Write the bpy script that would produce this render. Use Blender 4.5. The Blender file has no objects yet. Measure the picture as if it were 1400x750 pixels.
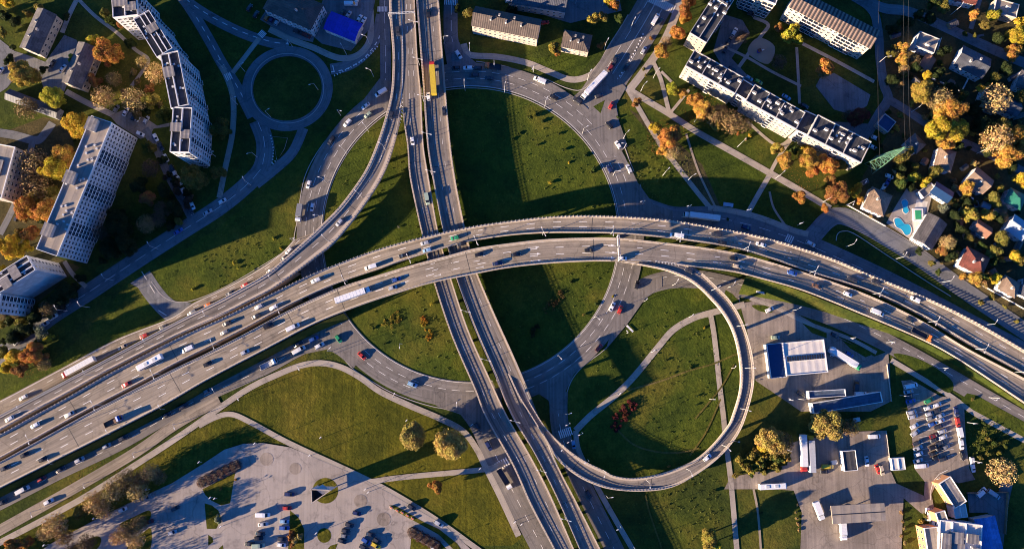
import bpy, bmesh, math, random
from mathutils import Vector, Matrix
from mathutils.geometry import tessellate_polygon
R = math.radians
random.seed(7)
SC = bpy.context.scene
COL = SC.collection

# ------------------------------------------------------------------ camera, sky, sun, exposure
H, F, NADIR = 400.0, 1089.0, 130.0
TILT = math.atan(NADIR / F)
cd = bpy.data.cameras.new('camera'); cam = bpy.data.objects.new('camera', cd); COL.objects.link(cam)
cd.sensor_width = 36; cd.lens = F * 36 / 1400; cd.clip_start = 1; cd.clip_end = 6000
cam.location = (0, 0, H); cam.rotation_euler = (TILT, 0, 0)
SC.camera = cam
SUN_EL, SUN_HEAD = 12.0, 21.0          # degrees; heading = where the shadows point, from +X towards +Y
w = bpy.data.worlds.new('World'); SC.world = w; w.use_nodes = True
nt = w.node_tree; bg = nt.nodes['Background']; bg.inputs['Strength'].default_value = 0.05
sky = nt.nodes.new('ShaderNodeTexSky'); sky.sky_type = 'NISHITA'; sky.sun_disc = False
sky.ozone_density = 4.0; sky.sun_elevation = R(SUN_EL); sky.sun_rotation = R(270 - SUN_HEAD)
tint = nt.nodes.new('ShaderNodeMix'); tint.data_type = 'RGBA'; tint.blend_type = 'MULTIPLY'; tint.inputs[0].default_value = 1
tint.inputs[7].default_value = (.20, .70, 1.45, 1)       # clear blue autumn sky, away from the sun
nt.links.new(sky.outputs[0], tint.inputs[6]); nt.links.new(tint.outputs[2], bg.inputs[0])
sd = bpy.data.lights.new('sun', 'SUN'); so = bpy.data.objects.new('sun', sd); COL.objects.link(so)
sd.energy = 5.0; sd.angle = R(0.5); sd.color = (1.0, 0.76, 0.52)
dv = Vector((math.cos(R(SUN_HEAD)) * math.cos(R(SUN_EL)), math.sin(R(SUN_HEAD)) * math.cos(R(SUN_EL)), -math.sin(R(SUN_EL))))
so.rotation_euler = dv.to_track_quat('-Z', 'Y').to_euler(); so.location = (-300, -100, 200)
SC.view_settings.view_transform = 'Standard'; SC.view_settings.look = 'None'
SC.view_settings.exposure = 1.92; SC.view_settings.gamma = 1.0; SC.view_settings.use_curve_mapping = False
SC.cycles.max_bounces = 5; SC.cycles.diffuse_bounces = 3; SC.cycles.use_denoising = True; SC.cycles.filter_width = 1.0

# ------------------------------------------------------------------ pixel of the photograph -> world point at height z
CT, ST = math.cos(TILT), math.sin(TILT)
def at(px, py, z=0.0):
    u = (px - 700) / F; v = (375 - py) / F
    d = (u, v * CT + ST, v * ST - CT)
    k = (H - z) / -d[2]
    return Vector((d[0] * k, d[1] * k, z))
def A2(px, py, z=0.0):
    p = at(px, py, z); return Vector((p.x, p.y))
def to_px(p):
    x, y, z = p[0], p[1], p[2] - H
    fw = y * ST - z * CT; up = y * CT + z * ST
    return 700 + F * x / fw, 375 - F * up / fw
MPP = H / F                            # metres per pixel, near enough

def P(s):                              # 'x,y x,y ...' -> list of pixel pairs
    return [tuple(float(c) for c in q.split(',')) for q in s.split()]
def extend(pts, d=170):
    """carry a road on past the edge of the picture"""
    pts = [tuple(p) for p in pts]; out = lambda p: not (0 <= p[0] <= 1400 and 0 <= p[1] <= 750); e0 = e1 = 0
    if len(pts) < 2: return pts, 0, 0
    for end in (0, 1):
        a, b = (pts[0], pts[1]) if end == 0 else (pts[-1], pts[-2])
        if out(a):
            L = math.hypot(a[0] - b[0], a[1] - b[1]); q = (a[0] + (a[0] - b[0]) / L * d, a[1] + (a[1] - b[1]) / L * d)
            if end == 0: pts.insert(0, q); e0 = d
            else: pts.append(q); e1 = d
    return pts, e0, e1
def smooth(pts, n=6, closed=False):
    out = []; m = len(pts)
    if m < 3: return [tuple(p) for p in pts]
    rng = range(m) if closed else range(m - 1)
    for i in rng:
        g = (lambda j: pts[j % m]) if closed else (lambda j: pts[min(max(j, 0), m - 1)])
        p0, p1, p2, p3 = g(i - 1), g(i), g(i + 1), g(i + 2)
        for k in range(n):
            t = k / n; t2 = t * t; t3 = t2 * t
            out.append(tuple(0.5 * (2 * b + (c - a) * t + (2 * a - 5 * b + 4 * c - d) * t2 + (3 * b - a - 3 * c + d) * t3)
                             for a, b, c, d in zip(p0, p1, p2, p3)))
    if not closed: out.append(tuple(pts[-1]))
    return out
def resample(pts, n):
    pts = [Vector(p) for p in pts]
    L = [0.0]
    for a, b in zip(pts, pts[1:]): L.append(L[-1] + (b - a).length)
    out = []; j = 0
    for i in range(n):
        s = L[-1] * i / (n - 1)
        while j < len(L) - 2 and L[j + 1] < s: j += 1
        d = L[j + 1] - L[j]
        out.append(pts[j].lerp(pts[j + 1], 0 if d < 1e-9 else (s - L[j]) / d))
    return out
def plen(pts): return sum((Vector(b) - Vector(a)).length for a, b in zip(pts, pts[1:]))
def interp(tab, x):
    if x <= tab[0][0]: return tab[0][1]
    for (a, b), (c, d) in zip(tab, tab[1:]):
        if x <= c:
            t = (x - a) / (c - a); t = t * t * (3 - 2 * t) * .5 + t * .5
            return b + (d - b) * t
    return tab[-1][1]

# ------------------------------------------------------------------ mesh helpers
class MB:
    def __init__(self): self.v = []; self.f = []; self.m = []; self.uv = []
    def quad(self, a, b, c, d, mi=0, uv=None): self.poly([a, b, c, d], mi, uv)
    def poly(self, pts, mi=0, uv=None):
        n = len(self.v); self.v += [tuple(p) for p in pts]; self.f.append(tuple(range(n, n + len(pts)))); self.m.append(mi)
        self.uv.append(uv or [(p[0], p[1]) for p in pts])
    def box(self, c, s, rz=0.0, mi=0, bottom=True):
        cs, sn = math.cos(rz), math.sin(rz); hx, hy, hz = s[0] / 2, s[1] / 2, s[2] / 2
        q = []
        for z in (-hz, hz):
            for x, y in ((-hx, -hy), (hx, -hy), (hx, hy), (-hx, hy)):
                q.append((c[0] + x * cs - y * sn, c[1] + x * sn + y * cs, c[2] + z))
        self.hexa(q, mi, bottom)
    def hexa(self, q, mi=0, bottom=True):  # q: 4 bottom (ccw) + 4 top
        if bottom: self.poly([q[3], q[2], q[1], q[0]], mi)
        self.poly([q[4], q[5], q[6], q[7]], mi)
        for i in range(4):
            j = (i + 1) % 4
            self.poly([q[i], q[j], q[j + 4], q[i + 4]], mi)
    def bar(self, a, b, r, mi=0, n=6, r2=None):
        a = Vector(a); b = Vector(b); d = (b - a)
        if d.length < 1e-6: return
        d.normalize(); r2 = r if r2 is None else r2
        u = d.orthogonal().normalized(); w_ = d.cross(u)
        ra = [a + (u * math.cos(t) + w_ * math.sin(t)) * r for t in [2 * math.pi * i / n for i in range(n)]]
        rb = [b + (u * math.cos(t) + w_ * math.sin(t)) * r2 for t in [2 * math.pi * i / n for i in range(n)]]
        for i in range(n):
            j = (i + 1) % n; self.poly([ra[i], ra[j], rb[j], rb[i]], mi)
        self.poly(list(reversed(ra)), mi); self.poly(rb, mi)
    def flat(self, pts2, z, mi=0):
        vs = [Vector((p[0], p[1], 0)) for p in pts2]
        n = len(self.v); self.v += [(p.x, p.y, z) for p in vs]
        for t in tessellate_polygon([vs]):
            a, b, c = (vs[i] for i in t)
            if (b - a).cross(c - a).z < 0: t = (t[0], t[2], t[1])
            self.f.append(tuple(n + i for i in t)); self.m.append(mi); self.uv.append([(vs[i].x, vs[i].y) for i in t])
    def prism(self, pts2, z0, z1, mi=0, mtop=None):
        ar = sum(a[0] * b[1] - b[0] * a[1] for a, b in zip(pts2, pts2[1:] + pts2[:1]))
        if ar < 0: pts2 = pts2[::-1]
        self.flat(pts2, z1, mi if mtop is None else mtop)
        for a, b in zip(pts2, pts2[1:] + pts2[:1]):
            self.poly([(a[0], a[1], z0), (b[0], b[1], z0), (b[0], b[1], z1), (a[0], a[1], z1)], mi)
    def mesh(self, name, mats):
        me = bpy.data.meshes.new(name); me.from_pydata(self.v, [], self.f)
        for m_ in (mats if isinstance(mats, (list, tuple)) else [mats]): me.materials.append(m_)
        me.polygons.foreach_set('material_index', self.m)
        ul = me.uv_layers.new(name='UVMap'); flat = [c for f in self.uv for p in f for c in p[:2]]
        ul.data.foreach_set('uv', flat); me.update()
        return me
    def build(self, name, mats, parent=None, smooth_=False, loc=None):
        me = self.mesh(name, mats)
        if smooth_: me.polygons.foreach_set('use_smooth', [True] * len(me.polygons))
        return put(name, me, parent, loc)
def put(name, me, parent=None, loc=None):
    o = bpy.data.objects.new(name, me); COL.objects.link(o)
    if parent is not None: o.parent = parent
    if loc is not None: o.location = loc
    return o
def empty(name, loc=(0, 0, 0), rz=0.0):
    o = bpy.data.objects.new(name, None); COL.objects.link(o); o.location = loc; o.rotation_euler = (0, 0, rz)
    o.empty_display_size = 0.5
    return o
def tag(o, label, cat, group=None):
    o['label'] = label; o['category'] = cat
    if group: o['group'] = group
    return o
def struct(o, label=None):
    o['kind'] = 'structure'
    return o
# automatic telling-apart of look-alikes: collected here, written at the end
LOOK = []                              # (object, base text, pixel position, group)
def alike(o, base, cat, p, group=None):
    o['category'] = cat
    if group: o['group'] = group
    LOOK.append((o, base, p)); return o

# ------------------------------------------------------------------ materials
def mat(name, build):
    m_ = bpy.data.materials.new(name); m_.use_nodes = True
    n = m_.node_tree.nodes; l = m_.node_tree.links; b = n['Principled BSDF']
    b.inputs['Roughness'].default_value = 0.85
    build(n, l, b); return m_
def nz(n, l, scale, detail=3, vec=None, rough=.55):
    t = n.new('ShaderNodeTexNoise'); t.inputs['Scale'].default_value = scale; t.inputs['Detail'].default_value = detail
    t.inputs['Roughness'].default_value = rough
    if vec is not None: l.new(vec, t.inputs['Vector'])
    return t.outputs['Fac']
def pos(n): return n.new('ShaderNodeNewGeometry').outputs['Position']
def ramp(n, l, fac, stops):
    r = n.new('ShaderNodeValToRGB'); e = r.color_ramp.elements
    while len(e) < len(stops): e.new(0.5)
    for k, (p, c) in zip(e, stops): k.position = p; k.color = (*c, 1) if len(c) == 3 else c
    l.new(fac, r.inputs[0]); return r.outputs[0]
def mixc(n, l, fac, a, b, mode='MIX'):
    x = n.new('ShaderNodeMix'); x.data_type = 'RGBA'; x.blend_type = mode
    for s, v in ((0, fac), (6, a), (7, b)):
        if hasattr(v, 'is_output'): l.new(v, x.inputs[s])
        elif s == 0: x.inputs[0].default_value = v
        else: x.inputs[s].default_value = (*v, 1)
    return x.outputs[2]
def bump(n, l, b, h, s=0.5, d=0.1):
    x = n.new('ShaderNodeBump'); x.inputs['Strength'].default_value = s; x.inputs['Distance'].default_value = d
    l.new(h, x.inputs['Height']); l.new(x.outputs[0], b.inputs['Normal'])
def scl(c, k): return tuple(min(1, v * k) for v in c)
def plain(name, c, var=.25, scale=.6, rough=.85, bmp=0, fine=6.0):
    def f(n, l, b):
        p = pos(n)
        a = ramp(n, l, nz(n, l, scale, 4, p), [(.3, scl(c, 1 - var)), (.7, scl(c, 1 + var))])
        a = mixc(n, l, .35, a, ramp(n, l, nz(n, l, fine, 2, p), [(.25, scl(c, 1 - 1.3 * var)), (.75, scl(c, 1 + 1.3 * var))]))
        l.new(a, b.inputs['Base Color']); b.inputs['Roughness'].default_value = rough
        if bmp: bump(n, l, b, nz(n, l, fine, 3, p), bmp, .05)
    return mat(name, f)
def asphalt(name, c, tracks=.12, patch=.2):
    def f(n, l, b):
        p = pos(n); uv = n.new('ShaderNodeUVMap').outputs[0]
        base = ramp(n, l, nz(n, l, .07, 5, p), [(.3, scl(c, 1 - patch)), (.7, scl(c, 1 + patch))])
        # wear along the lanes: noise stretched along v (the road's own length)
        mp = n.new('ShaderNodeMapping'); mp.inputs['Scale'].default_value = (.9, .012, 1); l.new(uv, mp.inputs[0])
        st = nz(n, l, 1.0, 4, mp.outputs[0])
        base = mixc(n, l, 1.0, base, ramp(n, l, st, [(.3, (1 - 2 * tracks,) * 3), (.6, (1 + .4 * tracks,) * 3)]), 'MULTIPLY')
        # patched lengths of surfacing: cells stretched along the road, each a little lighter or darker
        m3 = n.new('ShaderNodeMapping'); m3.inputs['Scale'].default_value = (.27, .028, 1); l.new(uv, m3.inputs[0])
        vc = n.new('ShaderNodeTexVoronoi'); vc.distance = 'CHEBYCHEV'; vc.inputs['Scale'].default_value = 1; vc.inputs['Randomness'].default_value = .7; l.new(m3.outputs[0], vc.inputs['Vector'])
        sep = n.new('ShaderNodeSeparateColor'); l.new(vc.outputs['Color'], sep.inputs[0])
        base = mixc(n, l, 1.0, base, ramp(n, l, sep.outputs[0], [(0, (1 - patch * .8,) * 3), (.3, (.98,) * 3), (1, (1 + patch * .45,) * 3)]), 'MULTIPLY')
        # wheel paths worn darker about every 1.8 m across
        sx = n.new('ShaderNodeSeparateXYZ'); l.new(uv, sx.inputs[0]); wv = n.new('ShaderNodeMath'); wv.operation = 'MULTIPLY'; wv.inputs[1].default_value = 3.5; l.new(sx.outputs[0], wv.inputs[0])
        sn = n.new('ShaderNodeMath'); sn.operation = 'SINE'; l.new(wv.outputs[0], sn.inputs[0])
        base = mixc(n, l, tracks * 2.2, base, ramp(n, l, sn.outputs[0], [(.0, (1.08,) * 3), (1, (.8,) * 3)]), 'MULTIPLY')
        # oil and damp blotches
        ob = nz(n, l, .16, 5, p, .7); base = mixc(n, l, 1.0, base, ramp(n, l, ob, [(.34, (.72, .72, .73)), (.46, (1,) * 3), (.7, (1.06, 1.05, 1.03))]), 'MULTIPLY')
        g = nz(n, l, 3.0, 3, p)
        base = mixc(n, l, 1.0, base, ramp(n, l, g, [(.2, (.82,) * 3), (.8, (1.15,) * 3)]), 'MULTIPLY')
        vo = n.new('ShaderNodeTexVoronoi'); vo.feature = 'DISTANCE_TO_EDGE'; vo.inputs['Scale'].default_value = .05
        d = n.new('ShaderNodeMix'); d.data_type = 'RGBA'
        wn = n.new('ShaderNodeVectorMath'); wn.operation = 'MULTIPLY_ADD'; wn.inputs[1].default_value = (6, 6, 6)
        nn = n.new('ShaderNodeTexNoise'); nn.inputs['Scale'].default_value = .15; l.new(p, nn.inputs['Vector'])
        l.new(nn.outputs['Color'], wn.inputs[0]); l.new(p, wn.inputs[2]); l.new(wn.outputs[0], vo.inputs['Vector'])
        base = mixc(n, l, 1.0, base, ramp(n, l, vo.outputs['Distance'], [(0, (.72,) * 3), (.012, (1,) * 3)]), 'MULTIPLY')
        l.new(base, b.inputs['Base Color']); b.inputs['Roughness'].default_value = .9
        b.inputs['Specular IOR Level'].default_value = .25
        bump(n, l, b, nz(n, l, 5, 2, p), .15, .03)
    return mat(name, f)
def grass(name, dark, mid, light, dry, dryness=.5, mow=0.0):
    def f(n, l, b):
        p = pos(n)
        a = ramp(n, l, nz(n, l, .045, 5, p, .6), [(.32, dark), (.5, mid), (.68, light)])
        a = mixc(n, l, 1.0, a, ramp(n, l, nz(n, l, .011, 3, p, .5), [(.35, (.78, .84, .8)), (.65, (1.2, 1.12, 1.1))]), 'MULTIPLY')
        d = ramp(n, l, nz(n, l, .022, 4, p, .65), [(.60 - .18 * dryness, (0, 0, 0)), (.78 - .12 * dryness, (1, 1, 1))])
        sc_ = n.new('ShaderNodeMath'); sc_.operation = 'MULTIPLY'; sc_.inputs[1].default_value = .75
        l.new(d, sc_.inputs[0]); a = mixc(n, l, sc_.outputs[0], a, dry)
        g = nz(n, l, .9, 6, p, .7)
        a = mixc(n, l, 1.0, a, ramp(n, l, g, [(.25, (.55, .6, .6)), (.5, (.97,) * 3), (.75, (1.45, 1.38, 1.25))]), 'MULTIPLY')
        g2 = nz(n, l, .28, 4, p, .65)
        a = mixc(n, l, 1.0, a, ramp(n, l, g2, [(.3, (.7, .75, .7)), (.7, (1.3, 1.25, 1.15))]), 'MULTIPLY')
        if mow:
            mp = n.new('ShaderNodeMapping'); mp.inputs['Rotation'].default_value = (0, 0, R(62)); mp.inputs['Scale'].default_value = (.55, .015, 1)
            l.new(p, mp.inputs[0]); s = nz(n, l, 1, 2, mp.outputs[0])
            a = mixc(n, l, 1.0, a, ramp(n, l, s, [(.35, (1 - mow,) * 3), (.65, (1 + mow,) * 3)]), 'MULTIPLY')
        l.new(a, b.inputs['Base Color']); b.inputs['Roughness'].default_value = 1; b.inputs['Specular IOR Level'].default_value = .1
        ad = n.new('ShaderNodeMath'); ad.operation = 'ADD'; l.new(g, ad.inputs[0]); l.new(g2, ad.inputs[1])
        bump(n, l, b, ad.outputs[0], .7, .35)
    return mat(name, f)

M = {}
M['grass_wild'] = grass('grass_wild', (.030, .044, .011), (.048, .065, .012), (.075, .090, .014), (.12, .090, .020), .55)
M['grass_lawn'] = grass('grass_lawn', (.034, .052, .010), (.056, .078, .011), (.080, .098, .013), (.118, .094, .018), .5)
M['grass_park'] = grass('grass_park', (.056, .060, .009), (.088, .086, .010), (.118, .108, .012), (.145, .108, .020), .6, .16)
M['soil'] = grass('soil_and_litter', (.050, .045, .022), (.075, .062, .030), (.10, .08, .036), (.13, .095, .045), .6)
M['worn'] = grass('worn_grass', (.085, .075, .02), (.11, .095, .026), (.14, .115, .035), (.16, .125, .05), .6)
M['dirt'] = plain('dry_dirt', (.30, .24, .17), .2, .15, 1)
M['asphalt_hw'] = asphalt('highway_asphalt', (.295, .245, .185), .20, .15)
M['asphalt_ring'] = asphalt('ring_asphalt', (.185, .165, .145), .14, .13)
def panel(name, c, pw=2.9, ph=2.85, var=.10):
    def f(n, l, b):
        tc = n.new('ShaderNodeTexCoord').outputs['Object']; sx = n.new('ShaderNodeSeparateXYZ'); l.new(tc, sx.inputs[0])
        ad = n.new('ShaderNodeMath'); l.new(sx.outputs[0], ad.inputs[0]); l.new(sx.outputs[1], ad.inputs[1])
        cb = n.new('ShaderNodeCombineXYZ'); l.new(ad.outputs[0], cb.inputs[0]); l.new(sx.outputs[2], cb.inputs[1])
        br = n.new('ShaderNodeTexBrick'); br.offset = 0; br.inputs['Scale'].default_value = 1; br.inputs['Brick Width'].default_value = pw; br.inputs['Row Height'].default_value = ph
        br.inputs['Mortar Size'].default_value = .05; br.inputs['Color1'].default_value = (*scl(c, 1 - 1.6 * var), 1); br.inputs['Color2'].default_value = (*scl(c, 1 + var), 1); br.inputs['Mortar'].default_value = (*scl(c, .55), 1)
        l.new(cb.outputs[0], br.inputs['Vector'])
        a = mixc(n, l, 1.0, br.outputs[0], ramp(n, l, nz(n, l, .35, 5, pos(n), .7), [(.3, (.8, .79, .77)), (.6, (1.04,) * 3)]), 'MULTIPLY')
        l.new(a, b.inputs['Base Color'])
    M[name] = mat(name, f)
def sheeting(name, c, period=1.1, k=.22, rough=.65):
    def f(n, l, b):
        tc = n.new('ShaderNodeTexCoord').outputs['Object']; sx = n.new('ShaderNodeSeparateXYZ'); l.new(tc, sx.inputs[0])
        m_ = n.new('ShaderNodeMath'); m_.operation = 'MULTIPLY'; m_.inputs[1].default_value = 6.283 / period; l.new(sx.outputs[0], m_.inputs[0])
        s = n.new('ShaderNodeMath'); s.operation = 'SINE'; l.new(m_.outputs[0], s.inputs[0])
        a = ramp(n, l, s.outputs[0], [(.0, scl(c, 1)), (.85, scl(c, 1.05)), (1, scl(c, 1 - 1.6 * k))])
        a = mixc(n, l, 1.0, a, ramp(n, l, nz(n, l, .45, 6, pos(n), .72), [(.3, (1 - 1.5 * k, 1 - 1.4 * k, 1 - 1.3 * k)), (.55, (1,) * 3), (.75, (1 + k,) * 3)]), 'MULTIPLY')
        vo = n.new('ShaderNodeTexVoronoi'); vo.distance = 'CHEBYCHEV'; vo.inputs['Scale'].default_value = .32; l.new(tc, vo.inputs['Vector'])
        sp = n.new('ShaderNodeSeparateColor'); l.new(vo.outputs['Color'], sp.inputs[0])
        a = mixc(n, l, 1.0, a, ramp(n, l, sp.outputs[0], [(0, (1 - k,) * 3), (1, (1 + .7 * k,) * 3)]), 'MULTIPLY')
        l.new(a, b.inputs['Base Color']); b.inputs['Roughness'].default_value = rough; bump(n, l, b, s.outputs[0], .4, .06)
    M[name] = mat(name, f)
M['asphalt_dark'] = asphalt('street_asphalt', (.165, .165, .165), .10, .18)
M['asphalt_deck'] = asphalt('bridge_asphalt', (.215, .185, .155), .22, .12)
M['paving'] = asphalt('concrete_paving', (.33, .285, .245), .05, .12)
M['yard'] = asphalt('yard_paving', (.26, .215, .172), .10, .22)
M['path'] = asphalt('path_asphalt', (.36, .31, .25), .06, .12)
M['concrete'] = plain('concrete', (.44, .365, .285), .14, .25, .85)
M['concrete_dark'] = plain('weathered_concrete', (.25, .225, .20), .2, .2, .9)
M['kerb'] = plain('kerb_stone', (.36, .33, .29), .12, .5)
M['paint'] = plain('road_paint', (.74, .71, .65), .18, .7, .7)
M['joint'] = plain('joint_rubber', (.045, .042, .04), .3, 1, .8)
M['steel'] = plain('galvanised_steel', (.50, .50, .49), .12, 1, .5)
M['rail'] = plain('rail_paint', (.44, .38, .31), .15, 1, .6)
M['black'] = plain('black_paint', (.03, .03, .032), .2, 1, .5)

# ------------------------------------------------------------------ ground sheets
_layer = [0]
def nextz():
    _layer[0] += 1; return 0.01 + _layer[0] * 0.003
g = MB()
N = 12
for i in range(N):
    for j in range(N):
        x0, y0 = -1500 + 3000 * i / N, -1500 + 3000 * j / N; s = 3000 / N
        g.quad((x0, y0, 0), (x0 + s, y0, 0), (x0 + s, y0 + s, 0), (x0, y0 + s, 0))
struct(g.build('ground', M['grass_wild']))

def sheet(name, pts, m_, sm=False, closed=True, n=5):
    q = P(pts) if isinstance(pts, str) else pts
    if sm: q = smooth(q, n, True)
    b = MB(); b.flat([A2(*p) for p in q], nextz())
    return struct(b.build(name, m_))
def edges_strip(Lp, Rp, zf, step=3.0):
    """two pixel edge lines -> matched world points along the road"""
    Ls = resample(smooth(Lp), 200); Rs = resample(smooth(Rp), 200)
    n = max(8, int(max(plen(Ls), plen(Rs)) * MPP / step))
    Ls = resample(Ls, n); Rs = resample(Rs, n)
    mids = [(a + b) / 2 for a, b in zip(Ls, Rs)]
    Ld = resample(smooth(Lp), 900); Rd = resample(smooth(Rp), 900)
    L = []; Rr = []; il = ir = 0; m = len(mids)
    for k, c in enumerate(mids):          # pair every centre point with the nearest points of both edges
        if k in (0, m - 1): a, b = Ls[k], Rs[k]; 
        else:
            il = min(range(il, min(900, il + 60)), key=lambda i: (Ld[i] - c).length_squared); a = Ld[il]
            ir = min(range(ir, min(900, ir + 60)), key=lambda i: (Rd[i] - c).length_squared); b = Rd[ir]
        z = zf((a.x + b.x) / 2, (a.y + b.y) / 2)
        L.append(at(a.x, a.y, z)); Rr.append(at(b.x, b.y, z))
    return L, Rr
def strip_mesh(b, L, Rr, dz=0.0, mi=0):
    v = 0; W = (L[0] - Rr[0]).length
    for i in range(len(L) - 1):
        a, b_, c, d = Rr[i], Rr[i + 1], L[i + 1], L[i]
        dv_ = (b_ - a).length
        up = Vector((0, 0, dz))
        pts = [a + up, b_ + up, c + up, d + up]
        uv = [(W, v), (W, v + dv_), (0, v + dv_), (0, v)]
        nrm = (pts[1] - pts[0]).cross(pts[3] - pts[0]).z
        if nrm < 0: pts = pts[::-1]; uv = uv[::-1]
        b.poly(pts, mi, uv); v += dv_
def lerp_line(L, Rr, f): return [a.lerp(b, f) for a, b in zip(L, Rr)]
def line_strip(b, line, width, dz, on=None, off=None, start=0.0, end=None, mi=0):
    """painted line (dashed when on/off are given) along a polyline of world points"""
    tot = plen(line); end = tot if end is None else end
    segs = []
    if on is None: segs = [(start, end)]
    else:
        s = start
        while s < end: segs.append((s, min(s + on, end))); s += on + off
    acc = [0.0]
    for a, c in zip(line, line[1:]): acc.append(acc[-1] + (c - a).length)
    def pt(s):
        for j in range(len(acc) - 1):
            if acc[j + 1] >= s or j == len(acc) - 2:
                d = acc[j + 1] - acc[j]; return line[j].lerp(line[j + 1], 0 if d < 1e-9 else min(1, (s - acc[j]) / d))
    for s0, s1 in segs:
        k = max(1, int((s1 - s0) / 4)); prev = None
        for i in range(k + 1):
            s = s0 + (s1 - s0) * i / k
            p = pt(s); q = pt(min(s + .3, tot)); o = pt(max(s - .3, 0))
            t = (q - o); t.z = 0
            if t.length < 1e-6: continue
            t.normalize(); nn = Vector((-t.y, t.x, 0)) * width / 2; up = Vector((0, 0, dz))
            cur = (p + nn + up, p - nn + up)
            if prev: b.poly([prev[1], cur[1], cur[0], prev[0]], mi)
            prev = cur
def offset_line(c, d):
    out = []
    for i, p in enumerate(c):
        t = c[min(i + 1, len(c) - 1)] - c[max(i - 1, 0)]; t.z = 0; t.normalize()
        out.append(p + Vector((-t.y, t.x, 0)) * d)
    return out
def wline(pts, z=0.0, n=5, closed=False):
    return [at(x, y, z) for x, y in smooth(P(pts) if isinstance(pts, str) else pts, n, closed)]
KERBS = MB()
def kerb(pts, closed=False, w_=.35, h=.14, sm=True):
    q = P(pts) if isinstance(pts, str) else pts
    c = [at(x, y, 0) for x, y in (smooth(q, 4, closed) if sm else q)]
    if closed: c.append(c[0])
    a = offset_line(c, w_ / 2); d = offset_line(c, -w_ / 2)
    up = Vector((0, 0, h))
    for i in range(len(c) - 1):
        KERBS.poly([d[i] + up, d[i + 1] + up, a[i + 1] + up, a[i] + up])
        KERBS.poly([d[i], d[i + 1], d[i + 1] + up, d[i] + up]); KERBS.poly([a[i + 1], a[i], a[i] + up, a[i + 1] + up])
MARKS = MB()
def road(name, pts, width, m_, dash=None, n=5, closed=False):
    """a ground road from a pixel centre line; width in pixels; dash = list of (offset fraction -1..1, on, off)"""
    q0 = P(pts) if isinstance(pts, str) else pts
    if not closed: q0 = extend(q0)[0]
    c = [at(x, y, 0) for x, y in smooth(q0, n, closed)]
    if closed: c.append(c[0])
    W = width * MPP; L = offset_line(c, W / 2); Rr = offset_line(c, -W / 2)
    if closed: L[-1] = L[0]; Rr[-1] = Rr[0]
    z = nextz(); b = MB(); strip_mesh(b, L, Rr, z); o = struct(b.build(name, m_))
    for d in dash or []:
        line_strip(MARKS, offset_line(c, d[0] * W / 2), .18 if len(d) < 4 else d[3], z + .0015, d[1], d[2])
    return o
# ------------------------------------------------------------------ lawns, soil and paved areas (pixel outlines)
sheet('park_lawn', '-200,870 62,745 130,712 190,682 235,660 275,637 310,612 335,604 362,603 397,609 490,649 580,699 640,745 700,745 712,736 690,690 668,645 655,612 630,588 600,572 560,556 520,537 492,518 467,503 440,499 413,500 383,512 333,535 251,590 187,635 107,685 30,725 -20,745 -200,830', M['grass_park'])
sheet('ring_lawn', [(643 + 203 * math.cos(a), 321 - 202 * math.sin(a)) for a in [2 * math.pi * i / 64 for i in range(64)]], M['grass_lawn'])
sheet('loop_lawn', '795,500 840,455 862,415 885,395 935,380 985,420 1015,480 1012,540 990,590 930,640 860,660 800,640 785,600 775,550', M['grass_lawn'], True)
sheet('verge_lawn', '842,138 868,135 910,195 950,250 975,285 945,290 905,278 880,250 868,215 850,180', M['grass_lawn'])
sheet('meadow', '868,128 960,178 1050,235 1125,276 1125,290 1095,318 1020,292 975,284 930,220', M['grass_lawn'])
sheet('slope_lawn', '207,378 222,360 300,310 360,262 410,210 470,150 518,75 519,112 500,135 460,170 425,215 408,260 403,310 395,338 350,368 300,394 255,410 225,408', M['grass_lawn'])
sheet('left_lawn', '-5,540 60,505 100,470 150,420 170,388 192,386 215,410 232,425 180,450 80,505 -5,548', M['grass_lawn'])
sheet('hill_lawn', '640,60 735,80 760,75 820,72 790,104 740,95 650,76', M['grass_lawn'])
sheet('wood_floor', '-20,190 60,160 130,175 50,340 110,365 20,440 -20,460', M['soil'])
sheet('courtyard_floor', '170,180 215,160 260,240 300,265 250,300 140,372 95,385 120,360', M['grass_wild'])
sheet('garden_ground', '1205,0 1400,0 1420,460 1330,400 1250,340 1200,305 1165,285 1180,240 1215,180 1210,100', M['soil'])
sheet('flower_ground', '860,150 900,170 960,225 985,283 973,282 930,230', M['soil'])

# --- streets and yards, top left
road('street', '230,-25 256,6 282,48 303,86 325,121 345,160', 15, M['asphalt_dark'], [(.1, 3, 3, .35)])
road('street', '240,-15 258,4 290,25 330,45 368,58 395,62', 15, M['asphalt_dark'], [(.2, 3, 3, .35)])
road('street', '352,165 362,195 358,228 338,252 300,283 250,315 200,347 150,380 117,402 70,432 35,460 -10,492', 24, M['asphalt_dark'], [(0, 6, 3)])
road('street', '415,175 400,208 375,232 350,252', 14, M['asphalt_dark'])
road('street', '452,95 475,90 497,75 515,50 522,20', 16, M['asphalt_dark'], [(-.5, 2, 2, .5)])
road('street', '526,-30 526,30 527,80 525,125 505,155', 15, M['asphalt_dark'], [(0, 6, 3)])
cz = nextz(); b = MB(); c = A2(393, 121); n_ = 64
for i in range(n_):
    a0, a1 = 2 * math.pi * i / n_, 2 * math.pi * (i + 1) / n_
    f = lambda a, r: (c.x + math.cos(a) * r, c.y + math.sin(a) * r * .97, cz)
    b.quad(f(a0, 17.9), f(a0, 23.6), f(a1, 23.6), f(a1, 17.9), 0, [(0, a0 * 20), (6, a0 * 20), (6, a1 * 20), (0, a1 * 20)])
struct(b.build('traffic_circle_road', M['asphalt_dark']))
kerb([(393 + 49.5 * math.cos(a), 121 - 47.5 * math.sin(a)) for a in [2 * math.pi * i / 40 for i in range(40)]], True)
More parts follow.
